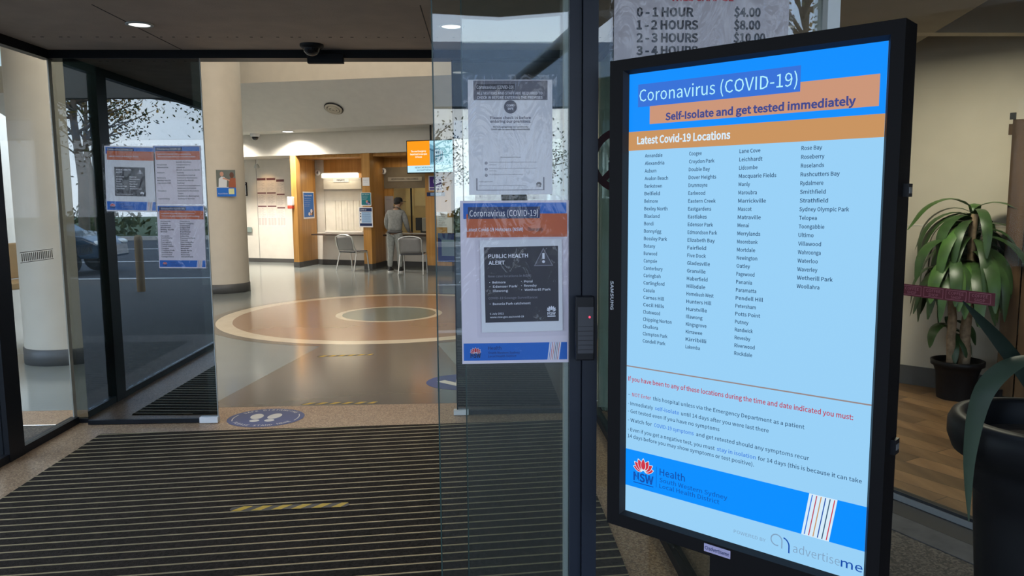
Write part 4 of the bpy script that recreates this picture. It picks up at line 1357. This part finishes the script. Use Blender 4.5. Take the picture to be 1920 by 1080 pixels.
# lobby ceiling fittings
from mathutils.geometry import intersect_ray_tri
for i in range(_N):
    for j in range(_N):
        p0, p1, p2, p3 = slope_at(i / _N, j / _N), slope_at((i + 1) / _N, j / _N), slope_at((i + 1) / _N, (j + 1) / _N), slope_at(i / _N, (j + 1) / _N)
        for _q in ((p0, p1, p2), (p0, p2, p3)):
            _h = intersect_ray_tri(_q[0], _q[1], _q[2], Vector((-.1804, 1, .1150)), Vector((0, 0, 1.6)), True)
            if _h:
                _vp = _h
                _nrm = (_q[1] - _q[0]).cross(_q[2] - _q[0]).normalized()
if _nrm.z > 0: _nrm = -_nrm
root = thing('ceiling_vent', 'round air diffuser with concentric rings on the sloping lobby ceiling', 'vent', tuple(_vp + _nrm * .03), tuple(Vector((0, 0, -1)).rotation_difference(_nrm).to_euler()))
for r0, r1, z in ((.185, .150, -.012), (.125, .092, -.020), (.065, .035, -.026)):
    m = MB(); m.lathe([(r0, -.001), (r0, z), (r1, z - .014), (r1 - .012, z - .006), (r1 - .012, -.001)], (0, 0, 0), mat('cream_vent_ring', (.50, .45, .36), .5), 40); m.build('ring', root)
m = MB(); m.lathe([(.20, .02), (.20, -.004), (.001, -.006)], (0, 0, 0), 'gasket', 40); m.build('throat', root)
for s, lit in ((-3.62, 1), (-1.72, 1)):
    p_ = bk(s, -.42, 3.16)
    root = thing('ceiling_light', 'lit round recessed light near the white fascia' if s > -2 else 'lit round recessed light near the fascia, behind the column', 'ceiling light', p_, (0, 0, 0), 'lobby ceiling lights')
    m = MB(); m.lathe([(.15, -.001), (.15, -.008), (.12, -.010), (.12, -.001)], (0, 0, 0), 'white_plastic', 32); m.build('trim_ring', root)
    m = MB(); m.lathe([(.12, -.006), (.001, -.007)], (0, 0, 0), mat('lit_lens_lobby', (.9, .9, .9), .4, emit=(1, .97, .9, 6)), 32); m.build('lens', root)
    add_light('SPOT', (p_[0], p_[1], 3.12), 640, (1, .93, .82), .1, spot=150, blend=.9)
root = thing('security_camera', 'small white dome camera on the lobby ceiling beside the fascia', 'security camera', bk(-2.75, -.28, 3.16))
m = MB(); m.lathe([(.11, 0), (.11, -.05), (.085, -.075)], (0, 0, 0), 'white_plastic', 28); m.build('mount', root)
m = MB(); m.lathe([(.08, -.07), (.072, -.11), (.045, -.145), (.001, -.155)], (0, 0, 0), mat('smoked_dome', (.01, .01, .012), .08), 28); m.build('dome', root)
# poster on the column
def colposter(S, T):
    w, h = .31, .45
    bg = [ink('photo_grey', (96, 100, 92)), ink('photo_tan', (176, 140, 110)), ink('photo_white', (205, 205, 205))]
    S.rect(0, .16, w, h, bg[0], 1)
    S.rect(0, 0, w, .15, BLUE_INK, 2)
    S.ell(.09, .38, .03, .04, SKIN_INK, 3); S.pol([(.03, .15), (.04, .30), (.08, .335), (.13, .33), (.17, .27), (.16, .15)], bg[2], 2)
    S.ell(.25, .36, .035, .05, ink('brown_hair', (90, 50, 28)), 3); S.pol([(.19, .15), (.20, .27), (.24, .32), (.31, .31), (.31, .15)], ink('rust_print', (150, 78, 44)), 3)
    S.pol([(.10, .30), (.21, .26), (.215, .28), (.11, .325)], SKIN_INK, 4)
    S.rect(.19, .04, .28, .135, ink('pale_yellow_print', (205, 205, 150)), 3)
    T.text('Keep us COVID safe', .02, .04, .02, WHITE_INK, 4, w=.15)
o = poster('leaflet_poster', 'blue picture poster of two people on the round cream column', 'poster', .31, .45, (-4.44, 13.437, 1.67), (pi / 2, 0, radians(10)), colposter, th=.002)

# ================================================================== CHAIRS
GS = mat('grey_plastic_seat', (.23, .22, .21), .45); CH = mat('silver_tube', (.62, .62, .60), .3, metal=.7)
def visitor_chair(label, loc, rz):
    """stacking chair; local -Y is the back, faces +Y"""
    root = thing('visitor_chair', label, 'chair', loc, (0, 0, rz), 'chairs at the counters')
    hw = .25
    m = MB()
    path = []
    for i in range(9):
        a = pi * i / 8
        path.append((-hw * cos(a) * (.92 + .08 * abs(cos(a))), -.24 - .03, .74 + .08 * sin(a)))
    path = [(-hw, -.14, .42), (-hw, -.22, .55)] + path + [(hw, -.22, .55), (hw, -.14, .42)]
    m.tube(path, .016, CH, 8); m.build('back_frame', root)
    m = MB()
    rows, colsn = 7, 9
    vs = []
    for side in (0, 1):
        for i in range(rows):
            z = .47 + .32 * i / (rows - 1)
            for j in range(colsn):
                u = -1 + 2 * j / (colsn - 1)
                w_ = .225 * (1 - .12 * (i / (rows - 1)) ** 4)
                yy = -.20 - .07 * (i / (rows - 1)) - .035 * (1 - u * u)
                vs.append((u * w_, yy - .012 * side, z))
    fs = []
    N_ = rows * colsn
    for i in range(rows - 1):
        for j in range(colsn - 1):
            a = i * colsn + j
            fs.append((a, a + 1, a + colsn + 1, a + colsn)); fs.append((N_ + a, N_ + a + colsn, N_ + a + colsn + 1, N_ + a + 1))
    for i in range(rows - 1):
        a = i * colsn; fs.append((a, a + colsn, N_ + a + colsn, N_ + a)); a += colsn - 1; fs.append((a, N_ + a, N_ + a + colsn, a + colsn))
    for j in range(colsn - 1):
        fs.append((j, N_ + j, N_ + j + 1, j + 1)); a = (rows - 1) * colsn + j; fs.append((a, a + 1, N_ + a + 1, N_ + a))
    m.add(vs, fs, GS, True)
    for x in (-.04, 0, .04):
        m.bx(x - .006, x + .006, -.258, -.252, .56, .70, 'skirting')
    m.bx(-.05, .05, -.270, -.258, .715, .735, 'pale_metal')
    m.build('backrest', root)
    m = MB()
    m.box((0, .03, .435), (.46, .44, .035), mat('dark_seat_pad', (.05, .05, .055), .6)); m.build('seat', root, bevel=.015)
    for sx in (-1, 1):
        m = MB(); m.tube([(sx * hw, -.14, .42), (sx * hw * 1.04, -.20, .22), (sx * hw * 1.08, -.26, 0)], .015, CH, 8); m.build('leg', root)
        m = MB(); m.tube([(sx * hw, .20, .42), (sx * hw * 1.0, .23, .2), (sx * hw * 1.02, .25, 0)], .015, CH, 8); m.build('leg', root)
        m = MB(); m.tube([(sx * hw, -.16, .42), (sx * hw, .22, .42)], .014, CH, 8); m.build('seat_rail', root)
    return root
visitor_chair('grey chair turned aside below the closed counter', (-2.88, 17.70, 0), radians(-34))
visitor_chair('grey chair with its back to us right of the standing person', (-1.43, 16.72, 0), radians(-8))

# a waiting chair beyond the near column, just a sliver of it shows
root = thing('waiting_chair', 'dark framed waiting chair with tan seat behind the left column', 'chair', (-6.45, 10.9, 0), (0, 0, radians(60)))
m = MB(); m.box((0, 0, .47), (.55, .52, .10), mat('tan_vinyl', (.42, .30, .16), .5)); m.build('seat', root, bevel=.02)
m = MB(); m.box((0, .25, .78), (.55, .07, .50), mat('tan_vinyl', (.42, .30, .16), .5)); m.build('backrest', root, bevel=.02)
for sx in (-1, 1):
    for sy in (-1, 1):
        m = MB(); m.tube([(sx * .28, sy * .25, 0), (sx * .28, sy * .25, .45 if sy > 0 else .66)], .016, 'black_metal', 8); m.build('leg', root)
    m = MB(); m.tube([(sx * .28, -.27, .66), (sx * .28, .27, .66)], .02, 'black_metal', 8); m.build('armrest', root)

# ================================================================== PERSON AT THE COUNTER
def skin_mesh(name, verts, edges, radii, material, parent, root=0, sub=2):
    me = bpy.data.meshes.new(name)
    me.from_pydata(verts, edges, [])
    me.materials.append(material)
    o = bpy.data.objects.new(name, me)
    COL.objects.link(o)
    o.parent = parent
    md = o.modifiers.new('skin', 'SKIN')
    md.use_smooth_shade = True
    sv = me.skin_vertices[0].data
    for i, r in enumerate(radii):
        sv[i].radius = r if isinstance(r, tuple) else (r, r)
        sv[i].use_root = (i == root)
    sb = o.modifiers.new('subsurf', 'SUBSURF')
    sb.levels = sb.render_levels = sub
    return o
def chain(V, Ed, R, start, pts):
    prev = start
    for (p, r) in pts:
        V.append(p); R.append(r); Ed.append((prev, len(V) - 1)); prev = len(V) - 1
    return prev
def person():
    # local: x right, y into the counter, z up
    root = thing('person', 'person in grey tracksuit and black cap standing at the right counter', 'person', (-1.86, 17.22, 0), (0, 0, radians(-16)))
    skin = mat('light_brown_skin', (.40, .24, .16), .5)
    fab = mat('grey_marl_fleece', (.255, .26, .25), .9, spec=.1, var=.14, scale=25, bump=.4, bscale=18)
    fab2 = mat('grey_marl_trousers', (.29, .30, .285), .9, spec=.1, var=.14, scale=25, bump=.4, bscale=18)
    # body
    V = [(0, 0, .92)]; R = [(.06, .05)]; E_ = []
    ch = chain(V, E_, R, 0, [((0, .03, 1.08), (.10, .07)), ((0, .07, 1.24), (.10, .07)), ((.005, .105, 1.33), (.07, .055)), ((.01, .13, 1.405), .050), ((.02, .155, 1.45), .055)])
    # head: a few extra vertices shape skull, jaw
    hd = chain(V, E_, R, ch, [((.03, .165, 1.50), (.072, .082)), ((.032, .165, 1.555), (.078, .092)), ((.03, .16, 1.605), (.062, .075))])
    for sx in (-1, 1):
        h = chain(V, E_, R, 3, [((sx * .16, .10, 1.26), .034), ((sx * .22, .085, 1.12), .034), ((sx * .235, .15, 1.00), .032), ((sx * .20, .33, .90), .030), ((sx * .19, .40, .875), (.034, .018)), ((sx * .185, .45, .86), (.038, .015))])
        for k, (dx, ln) in enumerate(((-.028, .062), (-.010, .072), (.010, .068), (.028, .052))):
            b_ = (sx * .185 + dx, .455, .86)
            chain(V, E_, R, h, [(b_, .010), ((b_[0] + dx * .2, b_[1] + ln * .5, .862), .009), ((b_[0] + dx * .25, b_[1] + ln, .842), .008)])
        chain(V, E_, R, h - 0, [((sx * .185 - sx * .045, .42, .862), .011), ((sx * .185 - sx * .06, .46, .855), .009)])
        chain(V, E_, R, 0, [((sx * .095, .0, .82), .05), ((sx * .11, .01, .48), .055), ((sx * .115, -.02, .26), .045), ((sx * .12, -.03, .08), .035), ((sx * .13, .06, .04), (.035, .025))])
    skin_mesh('body', V, E_, R, skin, root, 0, 1)
    # face, ears
    m = MB()
    # head turned to the right: the nose points +x and a little +y
    m.ball((.112, .195, 1.515), (.020, .014, .018), skin, 10, 8)
    m.ball((.02, .100, 1.525), (.016, .014, .030), skin, 10, 8)
    m.ball((.092, .225, 1.545), (.010, .012, .008), ink('eye_white', (220, 215, 210)), 8, 6)
    m.ball((.100, .165, 1.545), (.010, .012, .008), ink('eye_white', (220, 215, 210)), 8, 6)
    m.ball((.098, .195, 1.480), (.014, .024, .007), ink('lip_tone', (150, 90, 84)), 10, 6)
    m.build('face', root)
    m = MB(); m.ball((.012, .150, 1.528), (.082, .088, .050), mat('dark_hair', (.02, .015, .012), .7), 18, 10); m.build('hair', root)
    m = MB()
    prof = [(.098, 0), (.099, .03), (.094, .062), (.075, .088), (.040, .102), (.001, .105)]
    m.lathe(prof, (.03, .162, 1.545), mat('black_cap_cloth', (.012, .012, .013), .8), 28)
    pts = []
    for i in range(13):
        a = radians(-62 + 124 * i / 12)
        pts.append((.03 + cos(a) * .155 + .025, .162 + sin(a) * .09))
    pts += [(.06, .24), (.06, .085)]
    m.prism(pts, 1.548, 1.556, mat('black_cap_cloth', (.012, .012, .013), .8))
    m.build('cap', root)
    # sweatshirt
    V = [(0, .0, .875)]; R = [(.165, .125)]; E_ = []
    chain(V, E_, R, 0, [((0, .015, .97), (.178, .135)), ((0, .04, 1.10), (.172, .125)), ((0, .075, 1.25), (.185, .125)), ((.005, .10, 1.345), (.150, .105)), ((.01, .125, 1.41), .080), ((.012, .132, 1.432), .074)])
    for sx in (-1, 1):
        chain(V, E_, R, 3, [((sx * .17, .10, 1.305), .080), ((sx * .225, .08, 1.13), .066), ((sx * .24, .14, .99), .058), ((sx * .21, .30, .905), .045), ((sx * .20, .345, .89), .038)])
    skin_mesh('sweatshirt', V, E_, R, fab, root, 0, 2)
    m = MB(); m.lathe([(.15, 0), (.172, .012), (.172, .045), (.155, .055)], (0, .0, .865), mat('dark_rib_hem', (.10, .10, .10), .9), 32, 1, .76); m.build('hem', root)
    # trousers
    V = [(0, .0, .94)]; R = [(.150, .115)]; E_ = []
    for sx in (-1, 1):
        chain(V, E_, R, 0, [((sx * .080, -.014, .82), (.115, .122)), ((sx * .10, .0, .64), (.096, .098)), ((sx * .108, .005, .47), (.072, .074)), ((sx * .114, -.02, .28), (.068, .068)), ((sx * .12, -.03, .15), (.058, .060)), ((sx * .12, -.028, .10), .046)])
    skin_mesh('trousers', V, E_, R, fab2, root, 0, 2)
    m = MB(); m.box((-.165, -.02, .655), (.012, .05, .015), 'gasket'); m.build('pocket', root)
    for sx in (-1, 1):
        m = MB()
        m.ball((sx * .125, .02, .045), (.048, .125, .045), mat('black_shoe', (.02, .02, .022), .6), 16, 10)
        m.ball((sx * .122, -.035, .085), (.042, .05, .045), mat('black_shoe', (.02, .02, .022), .6), 14, 8)
        sh = m.build('shoe', root)
        m = MB()
        pts = [(sx * .125 + .052 * cos(a), .02 + .135 * sin(a)) for a in [2 * pi * i / 24 for i in range(24)]]
        m.prism(pts, 0, .028, mat('white_sole', (.7, .7, .68), .5)); m.build('sole', sh)
    return root
person()

# ================================================================== CAFE CONTENTS
LEAF = mat('dark_green_leaf', (.035, .075, .022), .38, var=.35, scale=9, spec=.5)
LEAF2 = mat('mid_green_leaf', (.06, .13, .03), .38, var=.3, scale=9, spec=.5)
TRUNK = mat('pale_brown_cane', (.30, .21, .13), .8, var=.3, scale=30, bump=.4)
PLANT = Vector((3.76, 5.84, 0))
def drooping_leaf(m, base, az, ln, wd, rise, mm, rnd):
    """a long leaf that arches out, then hangs almost straight down; kept clear of the wall behind"""
    d = Vector((cos(az), sin(az), 0))
    path = []; ws = []
    n = 12
    pos = Vector(base)
    for i in range(n + 1):
        t = i / n
        q = pos.copy()
        over = (q + PLANT - WP).dot(WN) + .03
        if over > 0:
            q -= WN * over
        path.append(tuple(q))
        ws.append(max(.002, wd * (sin(pi * min(1, t * .95 + .04)) ** .6) * (.5 if t < .1 else 1)))
        a = rise - (rise + 1.5) * min(1, t * 1.35) ** .7 * rnd
        pos = pos + (d * cos(a) + Vector((0, 0, sin(a)))) * (ln / n)
    sd = Vector((-d.y, d.x, 0)) + Vector((.25, -.2, 0))
    m.strip(path, ws, mm, sd, .22)
root = thing('potted_plant', 'tall drooping green cane plant in a black pot inside the coffee shop', 'plant', (3.76, 5.84, 0.004))
m = MB(); m.lathe([(.135, 0), (.150, .20), (.172, .265), (.190, .268), (.192, .305), (.176, .308), (.168, .27), (.001, .262)], (0, 0, 0), 'black_plastic', 36); m.build('pot', root)
m = MB(); m.lathe([(.165, .268), (.001, .275)], (0, 0, 0), mat('potting_soil', (.03, .02, .014), .95, bump=.6), 24); m.build('soil', root)
random.seed(11)
crowns = []
for (x, y, x2, y2, h, r) in ((.03, -.03, .06, .0, 1.45, .040), (-.075, -.03, -.10, -.03, 1.20, .034), (-.02, .06, -.03, .09, .62, .024)):
    m = MB()
    path = [(x + (x2 - x) * i / 12 + .006 * sin(i * 1.7), y + (y2 - y) * i / 12, .25 + (h - .25) * i / 12) for i in range(13)]
    m.tube(path, [r * (1 - .35 * i / 12) * (1 + .06 * (i % 2)) for i in range(13)], TRUNK, 12); m.build('trunk', root)
    crowns.append((x2, y2, h, path))
m = MB()
for ci, (x, y, h, path) in enumerate(crowns):
    nl = (50, 30, 9)[ci]
    for i in range(nl):
        t = random.random()
        zz = h - t * (.46, .28, .12)[ci]
        az = i * 2.39996 + random.uniform(-.3, .3)
        ln = random.uniform(.50, .74) * (1, .84, .45)[ci]
        drooping_leaf(m, (x, y, zz), az, ln, random.uniform(.034, .052), random.uniform(.35, 1.1) * (1 - .4 * t), LEAF if random.random() < .78 else LEAF2, random.uniform(.92, 1.06))
for az, ln, rz_ in ((2.9, .62, 1.15), (.9, .3, 1.35), (-.5, .62, .9)):
    drooping_leaf(m, (.06, .02, 1.47), az, ln, .046, rz_, LEAF2, .82)
m.build('foliage', root)
# timber screen at right
root = thing('timber_screen', 'rough brown timber frame standing against the coffee shop wall', 'screen', (ww(.78, -.12)[0], ww(.78, -.12)[1], 0), (0, 0, radians(-45)))
for i in range(4):
    m = MB(); m.bx(i * .125, i * .125 + .115, -.03, .0, 0.05, 2.16, 'old_timber'); m.build('plank', root)
m = MB(); m.bx(-.03, .55, 0, .03, 2.05, 2.13, 'old_timber'); m.bx(-.03, .55, 0, .03, .45, .53, 'old_timber'); m.build('batten', root)
m = MB(); m.bx(-.02, .02, -.04, -.03, 2.16, 2.21, 'black_metal'); m.bx(-.03, .05, -.06, .03, 0, .10, 'black_metal'); m.build('bracket', root)
# coffee shop strip on the window
root = thing('window_strip', 'maroon film strip of repeated coffee shop boxes across the cafe window', 'window sticker', cw(-.45, -.0075, 1.088), (pi / 2, 0, CRZ))
S = Sheet(); S.rect(0, 0, .965, .060, MAROON, 0); S.build('film', root)
PK = ink('dusty_pink_print', (150, 84, 96))
S, T = Sheet(), Sheet()
for i in range(8):
    x = .010 + i * .1185
    for q in ((x, .006, x + .106, .009), (x, .051, x + .106, .054), (x, .006, x + .003, .054), (x + .103, .006, x + .106, .054)):
        S.rect(*q, PK, 1)
    T.text('COFFEE', x + .053, .032, .014, PK, 1, w=.078, al='c', bold=1)
    T.text('SHOP', x + .053, .012, .014, PK, 1, w=.052, al='c', bold=1)
S.build('box_outlines', root); T.build('lettering', root)

# big planter in the foreground
root = thing('planter', 'large dark urn-shaped planter in the right foreground with long strap leaves', 'planter', (1.865, 2.36, 0))
PL_ = mat('dark_charcoal_ceramic', (.012, .012, .013), .48, var=.15, spec=.22)
m = MB(); m.lathe([(.13, 0), (.17, .02), (.205, .30), (.222, .55), (.225, .62), (.245, .64), (.255, .70), (.262, .735), (.295, .755), (.312, .80), (.312, .845), (.300, .872), (.268, .878), (.255, .862), (.245, .80), (.24, .77)], (0, 0, 0), PL_, 56); m.build('urn', root)
m = MB(); m.lathe([(.243, .79), (.001, .80)], (0, 0, 0), mat('potting_soil', (.03, .02, .014), .95, bump=.6), 32); m.build('soil', root)
SL = mat('grey_green_strap_leaf', (.040, .060, .036), .5, spec=.25, var=.25, scale=5)
SL2 = mat('dark_strap_leaf', (.016, .026, .018), .5, spec=.2, var=.25, scale=5)
def strap(path, wd, mm, side=(0, 1, 0)):
    P = [Vector(p) for p in path]
    out = []
    n = len(P)
    for i in range(n - 1):
        for k in range(6):
            t = k / 6
            p0, p1, p2, p3 = P[max(i - 1, 0)], P[i], P[i + 1], P[min(i + 2, n - 1)]
            out.append(.5 * ((2 * p1) + (p2 - p0) * t + (2 * p0 - 5 * p1 + 4 * p2 - p3) * t * t + (3 * p1 - p0 - 3 * p2 + p3) * t ** 3))
    out.append(P[-1])
    ws = [max(.002, wd * min(1, .5 + 1.5 * (i / len(out))) * (1 - max(0, (i / (len(out) - 1) - .55) / .45) ** 1.6)) for i in range(len(out))]
    m = MB(); m.strip(out, ws, mm, side, .25); m.build('leaf', root)
strap([(.0, .02, .80), (-.05, .0, 1.06), (-.18, -.05, 1.09), (-.305, -.08, 1.00), (-.340, -.08, .80), (-.330, -.08, .575)], .030, SL, (.83, -.56, 0))
strap([(.02, .02, .80), (-.06, .05, .98), (-.18, .05, 1.13), (-.315, .04, 1.262)], .024, SL2, (.62, -.42, .66))
strap([(.03, .05, .80), (.02, .1, 1.1), (-.02, .16, 1.35)], .03, SL2, (.7, .5, 0))
strap([(.05, .0, .80), (.16, -.05, 1.1), (.33, -.1, 1.2), (.5, -.1, 1.0)], .034, SL, (0, 1, .2))
strap([(.03, .06, .80), (.12, .2, 1.05), (.22, .35, 1.1), (.3, .5, .9)], .034, SL, (1, 0, .2))
strap([(-.02, -.06, .80), (.02, -.16, 1.0), (.10, -.33, 1.05), (.16, -.46, .85)], .034, SL, (1, 0, .2))
m = MB()
for i in range(9):
    a = i * .7
    m.strip([(.02 * cos(a), .02 * sin(a), .79), (.04 * cos(a), .04 * sin(a), .92), (.07 * cos(a), .07 * sin(a), 1.02)], [.03, .03, .02], SL2, (-sin(a), cos(a), 0), .4)
m.build('leaf_base', root)

# ================================================================== STREET BEHIND THE CAMERA (seen mirrored in the glass)
g = MB(); g.poly([(-60, -70), (60, -70), (60, -5.2), (-14, -5.2), (-14, 2), (-60, 2)], -.12, mat('asphalt', (.045, .048, .055), .9, var=.2, scale=4))
struct(g.build('ground'))
g = MB(); g.prism([(-14.2, -5.4), (6.6, -5.4), (6.6, -5.2), (-14, -5.2)], -.12, .0, mat('pale_concrete_kerb', (.45, .44, .42), .8))
struct(g.build('trim_6'))
g = MB(); g.bx(-60, 60, -24.3, -24.0, -.12, .05, mat('pale_concrete_kerb', (.45, .44, .42), .8)); g.bx(-60, 60, -70, -24.3, -.12, .03, mat('grass_verge', (.06, .09, .03), .95, var=.4))
struct(g.build('trim_7'))
for y in (-11.5, -17.5):
    g = MB(); g.bx(-40, 40, y - .06, y + .06, -.12, -.115, mat('road_paint', (.7, .7, .68), .7)); struct(g.build('trim_8'))
# drop-off canopy
root = sroot('beam_canopy')
cg = mat('pale_grey_blue_fascia', (.20, .26, .36), .6)
g = MB(); g.bx(-3.0, 9, -10.6, -10.2, 3.25, 4.38, cg); g.build('fascia', root)
g = MB(); g.bx(.42, .85, -10.5, -10.1, -.12, 3.3, mat('dark_canopy_post', (.05, .055, .06), .5)); g.build('post', root)
g = MB(); g.tube([(.64, -10.1, 3.6), (1.35, -4.2, 3.55)], .11, mat('dark_canopy_post', (.05, .055, .06), .5), 8); g.build('strut', root)
# trees across the road
BARK = mat('grey_brown_bark', (.12, .09, .07), .9, var=.3, bump=.5)
FOL = [mat('olive_foliage', (.11, .115, .035), .8, var=.4), mat('golden_foliage', (.30, .18, .05), .8, var=.4), mat('dark_foliage', (.035, .05, .02), .8, var=.4)]
def tree(label, x, y, h, spread, seed, n, fol, low=.35):
    random.seed(seed)
    root = thing('street_tree', label, 'tree', (x, y, 0), (0, 0, 0), 'trees across the road')
    m = MB(); m.tube([(0, 0, -.12), (.1, 0, h * .25), (-.05, .1, h * .5), (.1, 0, h * .8)], [.22, .18, .13, .05], BARK, 10)
    tips = []
    for i in range(22):
        a = random.uniform(0, 2 * pi); z0 = h * random.uniform(low, .75); l = spread * random.uniform(.5, 1.)
        e = (cos(a) * l, sin(a) * l, z0 + random.uniform(.0, .28) * h)
        m.tube([(0, 0, z0), (e[0] * .5, e[1] * .5, z0 + (e[2] - z0) * .65), e], [.06, .04, .012], BARK, 6)
        tips.append(e); tips.append((e[0] * .6, e[1] * .6, z0 + (e[2] - z0) * .75))
    m.build('trunk', root)
    m = MB()
    for i in range(n):
        c = random.choice(tips)
        p = Vector(c) + Vector((random.gauss(0, .55), random.gauss(0, .55), random.gauss(0, .45)))
        s = random.uniform(.05, .12)
        a = Vector((random.uniform(-1, 1), random.uniform(-1, 1), random.uniform(-1, 1))).normalized()
        b = a.orthogonal().normalized()
        m.add([p - a * s, p + b * s * .6, p + a * s, p - b * s * .6], [(0, 1, 2, 3)], fol[0] if random.random() < .7 else fol[1])
    m.build('foliage', root)
T_ = [(-15.5, -20, 9.5, 3.2, 1, 1500, (FOL[1], FOL[0]), 'golden leaved street tree mirrored at the left of the left door'),
      (-12.5, -30, 9.5, 3.2, 2, 1300, (FOL[0], FOL[2]), 'olive leaved street tree mirrored in the middle of the left door'),
      (-2.7, -38, 5.6, 2.4, 3, 900, (FOL[2], FOL[0]), 'low dark tree mirrored in the edge of the front glass'),
      (2.5, -40, 5.5, 3.0, 4, 900, (FOL[2], FOL[0]), 'low dark tree standing straight behind the photographer'),
      (9.6, -19, 9.5, 3.0, 5, 2400, (FOL[1], FOL[0]), 'golden leaved tree mirrored beside the parking sign'),
      (-20, -30, 9, 3.4, 6, 1200, (FOL[2], FOL[0]), 'dark tree at the far left across the road'),
      (-8, -44, 9, 3.4, 7, 1300, (FOL[2], FOL[0]), 'dark broad tree far across the road')]
for x, y, h, sp, sd, n, fo, lb in T_:
    tree(lb, x, y, h, sp, sd, n, fo)
random.seed(77)
for i in range(6):
    x = -24 + i * 6.2
    root = thing('shrub', 'low green verge shrub across the road, number %d from the left' % (i + 1), 'shrub', (x, -25.5, 0), (0, 0, 0), 'verge shrubs')
    root['label'] = 'low green verge shrub ' + ['under the dark tree at far left', 'left of the golden tree', 'right of the golden tree', 'under the broad far tree', 'under the low dark trees', 'opposite the parking sign'][i]
    m = MB()
    for k in range(420):
        a = random.uniform(0, 2 * pi); r = random.uniform(0, 1) ** .5
        p = Vector((cos(a) * r * 2.6, sin(a) * r * .9, random.uniform(.05, 1.5 * sqrt(1 - r * r * .8))))
        s = random.uniform(.1, .2)
        a_v = Vector((random.uniform(-1, 1), random.uniform(-1, 1), random.uniform(.1, 1))).normalized(); b_v = a_v.orthogonal().normalized()
        m.add([p - a_v * s, p + b_v * s * .6, p + a_v * s, p - b_v * s * .6], [(0, 1, 2, 3)], FOL[0] if k % 3 else FOL[2])
    m.build('foliage', root)
# parked car
root = thing('car', 'dark blue parked car mirrored in the left inner door', 'car', (-10.9, -7.9, -.12))
CB = mat('dark_blue_car_paint', (.02, .05, .09), .2, spec=.6, coat=.6)
prof = [(-2.1, .35), (-2.15, .75), (-1.9, .98), (-1.3, 1.05), (-.75, 1.48), (.35, 1.5), (1.05, 1.02), (1.75, .92), (2.1, .74), (2.15, .4)]
m = MB()
vs = []
for (x, z), k in zip(prof, (.78, .82, .84, .86, .66, .66, .86, .82, .76, .74)):
    vs += [(x, -k, z), (x, k, z)]
fs = [(2 * i, 2 * i + 1, 2 * i + 3, 2 * i + 2) for i in range(len(prof) - 1)]
fs.append(tuple(2 * i for i in range(len(prof)))); fs.append(tuple(2 * i + 1 for i in range(len(prof) - 1, -1, -1)))
fs.append((0, 2 * len(prof) - 2, 2 * len(prof) - 1, 1))
m.add(vs, fs, CB); m.build('body', root, bevel=.05)
m = MB(); m.prism([(-1.1, -.79), (.8, -.79), (.8, .79), (-1.1, .79)], 1.10, 1.36, mat('car_window', (.01, .012, .015), .08)); m.build('side_window', root)
for x in (-1.35, 1.35):
    for y in (-.78, .78):
        m = MB(); m.lathe([(.2, -.1), (.32, -.1), (.33, .1), (.2, .1)], (0, 0, 0), 'gasket', 24); m.lathe([(.001, .06), (.2, .1)], (0, 0, 0), 'grey_metal', 24)
        m.build('wheel', root, (x, y, .33), (pi / 2 if y < 0 else -pi / 2, 0, 0))
for y in (-.6, .6):
    m = MB(); m.ball((2.02, y, .74), (.14, .16, .08), mat('headlight_lens', (.8, .82, .8), .1)); m.build('headlight', root)
# yellow bollard by the kerb
m = MB(); m.lathe([(.07, -.12), (.07, .95), (.05, 1.0), (.001, 1.01)], (-6.05, -2.9, 0), mat('ochre_post_paint', (.36, .20, .06), .6), 20)
tag(m.build('bollard'), 'ochre post by the kerb mirrored in the left inner door', 'bollard')
